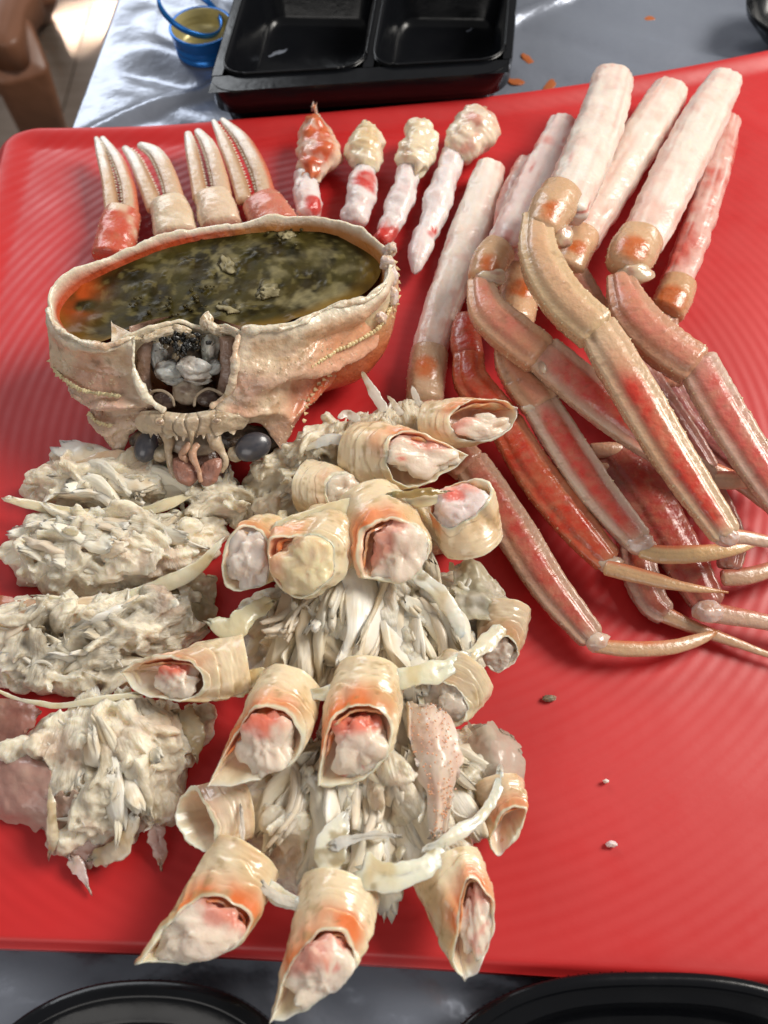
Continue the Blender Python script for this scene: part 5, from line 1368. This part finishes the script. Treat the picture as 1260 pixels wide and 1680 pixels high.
def sheet(parent, rows, color, m, name='membrane', seed=0, amp=.10, color2=None, nu=40, nv=40, th=.05, rag=.2, smooth_edge=False):
    G = patch(rows, nu, nv)
    j = noise(np.stack([np.arange(nu) * .22, np.full(nu, seed * 1.), np.zeros(nu)], -1), seed) * rag
    i = noise(np.stack([np.arange(nv) * .22, np.full(nv, seed * 1.), np.ones(nv)], -1), seed) * rag
    e0 = nrm(G[0] - G[3]); e1 = nrm(G[-1] - G[-4])
    G[0] += e0 * j[:, None]; G[-1] += e1 * j[::-1, None]
    f0 = nrm(G[:, 0] - G[:, 3]); f1 = nrm(G[:, -1] - G[:, -4])
    G[:, 0] += f0 * i[:, None]; G[:, -1] += f1 * i[::-1, None]
    G[..., 2] += amp * fbm(G * 1.1, 3, seed + 1) + amp * .3 * fbm(G * 4, 2, seed + 2)
    G[..., 2] = np.maximum(G[..., 2], .04)
    Nn = nrm(np.cross(np.gradient(G, axis=0), np.gradient(G, axis=1)))
    if (Nn * (CAMP - G)).sum() < 0: Nn = -Nn
    b = G - Nn * th
    C = mixc(color, color2 if color2 is not None else np.asarray(color) * .8, sstep(-.1, .4, fbm(G * 1.4, 3, seed + 5)))
    g = Geo().grid(G, C).grid(b, C)
    for p, q, cc in ((G[0], b[0], C[0]), (G[-1], b[-1], C[-1]), (G[:, 0], b[:, 0], C[:, 0]), (G[:, -1], b[:, -1], C[:, -1])):
        g.grid(np.stack([p, q]), np.stack([cc, cc]))
    return g.build(name, m, parent)
GB = 'split crab body pieces on the plate'
def body(label, px, py):
    return thing('body_piece', P(px, py, 0), label, 'crab body', GB)

# ---- left column, four pieces
b = body('flat lens shaped crab body piece in thin shell, topmost of the left column', 170, 800)
mound(b, [(18, 800), (50, 768), (100, 748), (170, 745), (215, 762), (265, 775), (325, 792), (335, 812), (270, 832), (190, 846), (110, 836), (50, 826)], 1.15, (1, -.14), seed=401, radial=False, tone=(.72, .62, .46), darkamt=.25, flakes=26, shreds=70, fibres=50, fl=(1.4, 2.8), tilt=.08)
strip(b, [(12, 818, 1.0), (60, 830, 1.1), (130, 842, 1.15), (210, 842, 1.2), (270, 830, 1.3), (325, 806, 1.3)], [18, 28, 30, 30, 30, 14], (.74, .62, .42), 'shell_edge', ratio=.5, amp=.08, seed=402)
strip(b, [(110, 778, 1.4), (160, 756, 1.5), (205, 754, 1.5), (225, 762, 1.4)], [22, 34, 34, 16], (.70, .50, .36), 'shell_wall', ratio=.35, seed=403)
b = body('wide crab body piece heaped with pale meat, second from top of left column', 190, 910)
mound(b, [(4, 895), (25, 862), (80, 852), (150, 858), (230, 850), (300, 838), (360, 842), (384, 850), (372, 880), (345, 915), (300, 950), (230, 975), (150, 985), (70, 975), (10, 945)], 1.6, (1, -.2), seed=411, radial=False, tone=(.66, .60, .48), darkamt=.4, flakes=36, shreds=120, fibres=80, fl=(1.2, 2.6))
strip(b, [(60, 978, 1.0), (130, 988, 1.1), (200, 982, 1.2), (260, 964, 1.3), (320, 935, 1.35), (362, 890, 1.3)], [12, 20, 34, 40, 30, 14], (.76, .68, .50), 'shell_edge', ratio=.45, amp=.08, seed=412)
b = body('greyish torn crab body piece, third from the top of the left column', 170, 1070)
mound(b, [(-25, 1010), (30, 985), (90, 990), (150, 995), (220, 985), (300, 965), (348, 985), (340, 1030), (300, 1060), (230, 1075), (215, 1120), (160, 1140), (90, 1150), (30, 1140), (-25, 1120)], 1.5, (1, .25), seed=421, radial=False, tone=(.50, .45, .36), dark=(.18, .13, .07), darkamt=.5, flakes=30, shreds=130, fibres=90, fl=(1.0, 2.2))
strip(b, [(-10, 1130, .9), (35, 1148, 1.1), (95, 1158, 1.3), (150, 1150, 1.5), (225, 1140, 1.6)], [8, 10, 16, 18, 14], (.74, .64, .46), 'shell_edge', ratio=.6, amp=.05, seed=422)
sheet(b, [[(-40, 985, .6), (20, 985, 1.0), (96, 988, .8)], [(-40, 1015, .7), (30, 1010, 1.3), (88, 1005, 1.0)], [(-40, 1045, .8), (20, 1040, 1.2), (70, 1030, 1.1)]], (.56, .24, .13), M_mem, seed=423, color2=(.62, .44, .3))
sheet(b, [[(250, 950, .3), (300, 940, .5), (350, 945, .3)], [(240, 985, .9), (300, 975, 1.0), (355, 985, .6)], [(250, 1020, .9), (300, 1020, .9), (340, 1035, .5)]], (.30, .24, .14), M_meat, seed=424, color2=(.46, .38, .26), amp=.3)
b = body('shredded crab body piece with pink glassy membrane, lowest of the left column', 190, 1270)
mound(b, [(12, 1225), (40, 1190), (70, 1165), (130, 1160), (200, 1155), (280, 1150), (345, 1160), (350, 1200), (322, 1232), (305, 1260), (300, 1310), (285, 1345), (235, 1365), (210, 1395), (160, 1400), (105, 1385), (85, 1350), (82, 1290), (45, 1250)], 1.5, (150, 1080), seed=431, tone=(.60, .53, .41), dark=(.22, .17, .09), darkamt=.5, flakes=36, shreds=140, fibres=80, fl=(1.1, 2.4))
sheet(b, [[(-40, 1235, .3), (0, 1225, .5), (35, 1235, .7)], [(-40, 1290, .4), (20, 1265, 1.0), (80, 1262, 1.3)], [(-30, 1330, .2), (25, 1325, .7), (86, 1310, 1.0)], [(-20, 1345, .1), (25, 1350, .2), (80, 1368, .3)]], (.62, .36, .30), M_mem, seed=432, color2=(.70, .46, .38), rag=.15)
sheet(b, [[(-40, 1150, .3), (30, 1150, .6), (70, 1165, .9)], [(-40, 1190, .3), (15, 1180, .7), (50, 1195, 1.0)], [(-40, 1240, .2), (0, 1225, .5), (25, 1228, .8)]], (.42, .22, .17), M_mem, seed=433, color2=(.5, .32, .24), rag=.12)
sheet(b, [[(90, 1300, 1.3), (130, 1310, 1.4), (170, 1345, 1.0)], [(85, 1350, .9), (125, 1360, .8), (180, 1380, .6)], [(80, 1395, .4), (120, 1412, .3), (185, 1420, .3)]], (.60, .42, .32), M_mem, seed=434, color2=(.46, .26, .2))
strip(b, [(82, 1300, 1.5), (84, 1340, 1.3), (86, 1380, 1.0), (82, 1402, .6)], [12, 18, 20, 14], (.66, .55, .40), 'shell_edge', seed=435, ratio=.4)
strip(b, [(115, 1408, .4), (130, 1428, .3), (146, 1458, .2)], [30, 24, 12], (.66, .50, .46), 'meat_scrap', seed=436, ratio=.4)
strip(b, [(150, 1410, .5), (185, 1398, .9), (210, 1370, 1.2), (222, 1335, 1.5)], [34, 40, 30, 30], (.58, .48, .36), 'meat_scrap', seed=437, ratio=.4)
strip(b, [(255, 1355, .9), (262, 1390, .5), (264, 1424, .2)], [46, 34, 14], (.64, .44, .38), 'meat_scrap', seed=438, ratio=.35, m=M_mem)
strip(b, [(290, 1175, 1.0), (318, 1200, 1.0), (322, 1240, .8)], [60, 50, 24], (.46, .38, .26), 'meat_scrap', seed=439, ratio=.5, amp=.25)

# ---- bottom cluster (nearest the viewer)
b = body('fan of shredded crab meat with long stubs reaching over the near plate edge', 580, 1370)
mound(b, [(375, 1290), (440, 1230), (540, 1200), (650, 1170), (740, 1180), (800, 1200), (835, 1250), (830, 1320), (790, 1385), (720, 1420), (660, 1450), (600, 1490), (530, 1490), (470, 1470), (420, 1430), (385, 1370)], 1.9, (600, 1130), seed=441, tone=(.64, .58, .47), dark=(.26, .20, .12), darkamt=.35, flakes=80, shreds=90, fibres=60, fl=(1.9, 3.6), tilt=.12)
stub(b, [(290, 1333), (300, 1307), (317, 1297), (337, 1315), (349, 1340), (355, 1372), (350, 1396), (327, 1391), (302, 1366)], 1.8, (405, 1330, 1.3), 46, seed=1, orange_amt=.25, tone=(.76, .62, .46), axis_w=.75, depth=1.0, wall=.06)
stub(b, [(233, 1578), (263, 1530), (301, 1488), (344, 1468), (385, 1478), (412, 1505), (393, 1546), (350, 1570), (290, 1579)], 2.3, (405, 1405, 1.7), 60, tip=0, seed=2, fill=(335, 1525, 55, 38, .28, (.6, -.8), .75), orange=(.3, -1), orange_amt=.9)
stub(b, [(443, 1677), (457, 1627), (484, 1568), (522, 1530), (555, 1528), (578, 1551), (584, 1584), (557, 1616), (512, 1649), (468, 1676)], 2.8, (558, 1462, 1.9), 66, tip=0, seed=3, fill=(530, 1600, 46, 52, .25, (-.3, -.9), .7), orange=(-.35, -1), orange_amt=1.0)
stub(b, [(762, 1611), (743, 1578), (750, 1519), (755, 1470), (768, 1438), (797, 1456), (814, 1497), (805, 1546), (783, 1595)], 2.3, (733, 1425, 1.7), 60, tip=0, seed=4, fill=(780, 1505, 22, 48, .3, (0, -1), .45), orange=(-.5, -.8), orange_amt=.95)
stub(b, [(824, 1330), (842, 1320), (863, 1325), (858, 1350), (846, 1370), (820, 1406), (805, 1385), (812, 1352)], 1.6, (818, 1290, 1.2), 42, seed=5, orange=(-.2, -1), orange_amt=.7, tone=(.70, .52, .34), depth=.5)
sheet(b, [[(770, 1190, 1.0), (800, 1186, 1.3), (840, 1205, 1.0)], [(775, 1230, 1.3), (815, 1225, 1.7), (858, 1240, 1.1)], [(790, 1275, 1.4), (825, 1270, 1.7), (858, 1285, 1.0)], [(795, 1310, 1.2), (830, 1305, 1.4), (850, 1315, .8)]], (.62, .54, .44), M_mem, seed=442, color2=(.66, .50, .40))
strip(b, [(590, 1428, 2.7), (645, 1438, 2.8), (690, 1425, 2.7), (735, 1398, 2.5)], [62, 56, 44, 30], (.78, .72, .56), 'shell_flap', seed=443, ratio=.28)
strip(b, [(700, 1395, 2.4), (745, 1370, 2.3), (785, 1345, 2.1), (815, 1300, 1.9), (820, 1260, 1.8)], [20, 22, 24, 22, 16], (.76, .70, .56), 'shell_flap', seed=444, ratio=.4)
strip(b, [(425, 1440, 2.2), (460, 1470, 2.3), (520, 1490, 2.5), (585, 1487, 2.5)], [20, 34, 26, 14], (.76, .70, .56), 'shell_flap', seed=445, ratio=.35)
strip(b, [(395, 1330, 2.2), (400, 1390, 2.3), (412, 1430, 2.2)], [14, 16, 14], (.74, .66, .58), 'membrane', seed=446, ratio=.3, m=M_mem)
strip(b, [(425, 1440, 2.5), (440, 1462, 2.5), (475, 1480, 2.5), (500, 1490, 2.5)], [18, 20, 16, 8], (.78, .72, .64), 'membrane', seed=447, ratio=.3, m=M_mem)
strip(b, [(570, 1330, 2.5), (545, 1390, 2.7), (540, 1450, 2.6)], [16, 56, 26], (.78, .72, .58), 'membrane', seed=448, ratio=.16)
strip(b, [(548, 1386, 2.8), (600, 1372, 2.8), (650, 1372, 2.7)], [18, 22, 16], (.76, .72, .66), 'membrane', seed=449, ratio=.25, m=M_mem)
strip(b, [(378, 1300, 1.9), (382, 1330, 1.9), (384, 1350, 1.8)], [8, 10, 8], (.66, .20, .07), 'orange_streak', seed=450, ratio=.5, rag=.1)
def roe_patch(parent):
    rows = [[(668, 1160, 2.2), (700, 1152, 2.4), (730, 1165, 2.3)], [(672, 1215, 2.4), (710, 1205, 2.8), (748, 1215, 2.5)], [(690, 1265, 2.5), (722, 1262, 2.8), (752, 1268, 2.4)], [(705, 1310, 2.4), (722, 1315, 2.6), (738, 1310, 2.3)], [(706, 1370, 2.2), (716, 1372, 2.4), (728, 1366, 2.2)]]
    sheet(parent, rows, (.72, .58, .48), M_stub, 'speckled_membrane', seed=455, amp=.12, color2=(.70, .50, .40), th=.12)
    rg = np.random.default_rng(5)
    A = patch(rows, 40, 40).reshape(-1, 3)
    b0 = A[rg.integers(0, len(A), 170)] + np.array([0, -.04, .10]) + rg.normal(0, .03, (170, 3))
    g = Geo()
    for i, q in enumerate(b0):
        r_ = rg.uniform(.018, .04)
        lump(q, r_, r_, r_ * .6, (.68, .26, .15), 0, 1, 0, g=g, nu=6, nv=5)
    o = g.build('speckles', M_stub, parent); o['kind'] = 'stuff'
roe_patch(b)

# ---- middle cluster
b = body('middle crab body piece, fan of white flakes with two cut stubs in front', 600, 1060)
mound(b, [(370, 1040), (400, 975), (460, 950), (540, 940), (640, 930), (740, 925), (810, 945), (845, 985), (840, 1040), (800, 1085), (740, 1110), (650, 1130), (560, 1140), (470, 1130), (400, 1110)], 2.0, (590, 900), seed=461, tone=(.62, .58, .49), dark=(.24, .19, .12), darkamt=.35, flakes=80, shreds=90, fibres=60, fl=(1.9, 3.6), tilt=.12)
stub(b, [(200, 1103), (227, 1086), (267, 1079), (305, 1082), (328, 1096), (337, 1119), (326, 1140), (293, 1152), (253, 1147), (220, 1130)], 2.2, (405, 1088, 1.9), 48, tip=0, seed=11, fill=(288, 1112, 30, 24, .22, (-.2, -1), .95), orange=(-.1, -1), orange_amt=.85, axis_w=.55)
stub(b, [(342, 1289), (374, 1226), (409, 1170), (443, 1158), (474, 1174), (497, 1217), (480, 1253), (430, 1275), (384, 1288)], 3.1, (478, 1124, 2.3), 52, tip=0, seed=12, fill=(432, 1222, 34, 42, .25, (-.2, -.9), .9), orange=(-.5, -.85), orange_amt=1.0)
stub(b, [(523, 1288), (526, 1235), (539, 1190), (566, 1162), (606, 1156), (632, 1174), (643, 1202), (630, 1244), (588, 1280), (547, 1290)], 3.1, (608, 1112, 2.3), 58, tip=0, seed=13, fill=(588, 1222, 36, 38, .25, (-.2, -.9), .9), orange=(-.5, -.85), orange_amt=.95)
stub(b, [(683, 1126), (705, 1114), (737, 1117), (761, 1138), (766, 1167), (748, 1191), (720, 1186), (694, 1164)], 2.3, (765, 1105, 2.0), 50, seed=14, fill=(730, 1152, 34, 32, .38, (0, -1), .0), orange_amt=.15, tone=(.70, .58, .40), fillcol=((.62, .54, .44), (.6, .3, .2)), axis_w=.5)
stub(b, [(791, 1074), (798, 1052), (818, 1044), (842, 1050), (852, 1070), (842, 1092), (820, 1102), (800, 1094)], 1.5, (828, 1000, 1.4), 44, seed=15, fill=(822, 1074, 24, 22, .28, (0, -1), .15), orange_amt=.25, tone=(.62, .50, .35), fillcol=((.62, .54, .46), (.6, .3, .2)), axis_w=.5)
strip(b, [(440, 1128, 2.9), (500, 1140, 3.0), (560, 1132, 3.0), (600, 1115, 3.0)], [20, 26, 24, 16], (.76, .68, .52), 'shell_flap', seed=462, ratio=.35)
strip(b, [(590, 1125, 3.0), (660, 1112, 3.0), (720, 1100, 2.9), (765, 1075, 2.7)], [30, 44, 42, 24], (.74, .68, .50), 'shell_flap', seed=463, ratio=.28)
strip(b, [(735, 1095, 2.5), (785, 1070, 2.3), (818, 1030, 2.0), (812, 1000, 1.9)], [30, 34, 30, 18], (.74, .66, .50), 'shell_flap', seed=464, ratio=.35)
strip(b, [(680, 938, 2.6), (720, 975, 2.5), (750, 1015, 2.3), (758, 1050, 2.1)], [26, 32, 26, 20], (.80, .76, .66), 'meat_band', seed=465, ratio=.4)
strip(b, [(345, 1020, 2.1), (380, 1030, 2.2), (420, 1000, 2.2), (450, 985, 2.2)], [20, 50, 44, 26], (.66, .58, .38), 'shell_flap', seed=466, ratio=.35)
strip(b, [(380, 1140, 1.9), (400, 1115, 2.1), (440, 1105, 2.4)], [34, 40, 26], (.68, .55, .34), 'shell_flap', seed=467, ratio=.4)
sheet(b, [[(740, 930, 1.2), (780, 920, 1.5), (815, 955, 1.2)], [(745, 975, 1.8), (790, 965, 2.0), (835, 985, 1.5)], [(760, 1020, 1.9), (800, 1015, 2.0), (855, 1020, 1.4)]], (.44, .38, .26), M_meat, seed=468, color2=(.60, .50, .38), amp=.35)

# ---- upper clusters
b = body('crab body piece with four creamy cut stubs in a row, centre of the plate', 600, 900)
mound(b, [(385, 905), (440, 865), (520, 850), (620, 832), (720, 815), (775, 840), (770, 880), (700, 905), (640, 925), (560, 935), (470, 945), (400, 940)], 2.2, (600, 780), seed=471, tone=(.68, .56, .38), dark=(.26, .18, .1), darkamt=.3, flakes=14, shreds=80, fibres=40, fl=(.9, 1.8), hshape=.4)
strip(b, [(450, 868, 3.4), (510, 850, 3.5), (580, 832, 3.6), (635, 815, 3.6), (690, 818, 3.5), (745, 812, 3.4)], [34, 40, 40, 36, 26, 16], (.76, .66, .46), 'shell_ridge', seed=472, ratio=.35)
strip(b, [(640, 812, 3.9), (690, 808, 3.9), (735, 806, 3.7)], [10, 14, 9], (.26, .20, .08), 'dark_strip', seed=473, ratio=.4)
stub(b, [(704, 836), (712, 812), (743, 794), (778, 786), (800, 792), (806, 812), (787, 838), (769, 852), (739, 866), (717, 858)], 3.4, (775, 890, 2.2), 50, seed=21, fill=(752, 828, 38, 30, .18, (-.2, -.6), .75), orange=(-.9, -.5), orange_amt=.75, axis_w=.12, folds=1, tone=(.78, .62, .42), fillcol=((.80, .66, .62), (.74, .28, .20)))
stub(b, [(592, 885), (605, 860), (636, 847), (673, 857), (699, 875), (706, 903), (690, 936), (660, 955), (621, 950), (594, 946), (590, 914)], 3.6, (607, 838, 2.6), 60, seed=22, fill=(655, 905, 34, 42, .20, (-.7, -.6), .6), orange=(-.8, -.6), orange_amt=.9, folds=3, axis_w=.2, wall=.11)
stub(b, [(442, 893), (455, 878), (481, 880), (516, 878), (545, 895), (548, 938), (522, 972), (487, 981), (458, 962), (443, 928)], 3.5, (548, 880, 2.6), 58, seed=23, fill=(505, 925, 46, 46, .06, (-1, -.3), .55), orange=(-1, -.4), orange_amt=.9, folds=2, axis_w=.35, fillcol=((.80, .68, .42), (.78, .28, .12)))
stub(b, [(365, 923), (376, 888), (402, 864), (433, 878), (442, 914), (442, 949), (424, 963), (389, 970), (369, 957)], 2.9, (455, 885, 2.2), 46, seed=24, fill=(408, 918, 34, 44, .14, (0, -1), .12), orange=(-.3, -1), orange_amt=.45, folds=1, axis_w=.35, fillcol=((.76, .66, .58), (.6, .3, .2)))
b = body('stringy crab body piece with two orange rimmed stubs touching the leg pile', 600, 770)
mound(b, [(385, 790), (400, 762), (450, 750), (500, 725), (560, 700), (620, 680), (690, 668), (735, 672), (740, 705), (700, 745), (660, 790), (600, 815), (540, 835), (470, 850), (415, 850), (395, 820)], 1.9, (640, 640), seed=481, tone=(.66, .58, .44), dark=(.26, .19, .1), darkamt=.35, flakes=30, shreds=150, fibres=130, fl=(.9, 1.8))
stub(b, [(734, 690), (747, 669), (774, 656), (813, 655), (848, 669), (845, 692), (822, 714), (787, 723), (752, 719)], 3.0, (705, 700, 2.0), 40, tip=4, seed=31, fill=(795, 695, 36, 17, .16, (-.8, -.2), .7), orange=(0, -1), orange_amt=.95, folds=2, axis_w=.2)
stub(b, [(632, 744), (638, 722), (664, 708), (708, 717), (743, 734), (765, 747), (745, 770), (712, 789), (682, 801), (651, 793), (634, 770)], 3.1, (585, 745, 2.0), 52, tip=5, seed=32, fill=(695, 742, 48, 26, .30, (0, -1), .7), orange=(-.1, -1), orange_amt=.9, folds=3, axis_w=.25)
stub(b, [(532, 805), (540, 785), (562, 778), (586, 785), (598, 808), (590, 828), (566, 836), (544, 830)], 2.4, (505, 800, 1.9), 46, seed=33, fill=(566, 808, 32, 28, .30, (0, -1), .05), orange=(-1, 0), orange_amt=.3, folds=3, axis_w=.6, tone=(.74, .62, .44), fillcol=((.68, .60, .48), (.6, .3, .2)))
for k_, (pth, w_) in enumerate([([(632, 676, 2.6), (614, 645, 2.9), (594, 610, 3.2)], [20, 18, 9]), ([(500, 738, 2.2), (535, 722, 2.4), (565, 722, 2.4)], [8, 22, 20]), ([(690, 668, 2.5), (680, 645, 2.8), (676, 634, 2.9)], [10, 14, 5]), ([(660, 680, 2.4), (645, 660, 2.7), (636, 650, 2.8)], [14, 12, 5]), ([(590, 690, 2.3), (570, 680, 2.4), (555, 685, 2.5)], [16, 18, 8])]):
    strip(b, pth, w_, (.76, .70, .62), 'membrane', seed=490 + k_, ratio=.3, m=M_mem if k_ != 1 else M_stub, rag=.05, amp=.05)
# dim meat between the shell and the left column
b = body('small dull scrap of crab meat right beneath the mouth of the shell', 350, 825)
mound(b, [(325, 830), (345, 800), (375, 790), (400, 800), (405, 835), (395, 860), (350, 850)], .8, (1, -.3), seed=495, radial=False, tone=(.46, .40, .30), darkamt=.5, flakes=7, shreds=30, fibres=10, fl=(.6, 1.2))
b = body('small pinkish scrap of crab meat touching the jaws of the shell on the left', 262, 775)
mound(b, [(200, 790), (225, 770), (265, 762), (300, 775), (320, 795), (280, 800), (235, 800)], .7, (1, .0), seed=496, radial=False, tone=(.58, .40, .34), darkamt=.2, flakes=5, shreds=30, fibres=10, fl=(.5, 1.2))
# crumbs on the bare part of the plate
for k_, (px, py, rx, ry, cc, lab) in enumerate([(900, 1146, 11, 5, (.20, .17, .12), 'dark grey crumb alone on the bare red plate below the legs'), (994, 1282, 5, 3, (.74, .66, .56), 'tiny white crumb on the bare red plate'), (1003, 1385, 9, 5, (.74, .62, .58), 'pinkish white crumb low on the bare red plate'), (670, 187, 8, 5, (.5, .16, .1), 'reddish crumb on the far edge of the plate behind the arm pieces')]):
    kk = cmpp(px, py, .05)
    lump(P(px, py, .1), rx * kk, ry * kk, .10, cc, .6, 2.4, k_ + 7, nu=16, nv=10).build('crumb', M_meat, label=lab, cat='crumb')
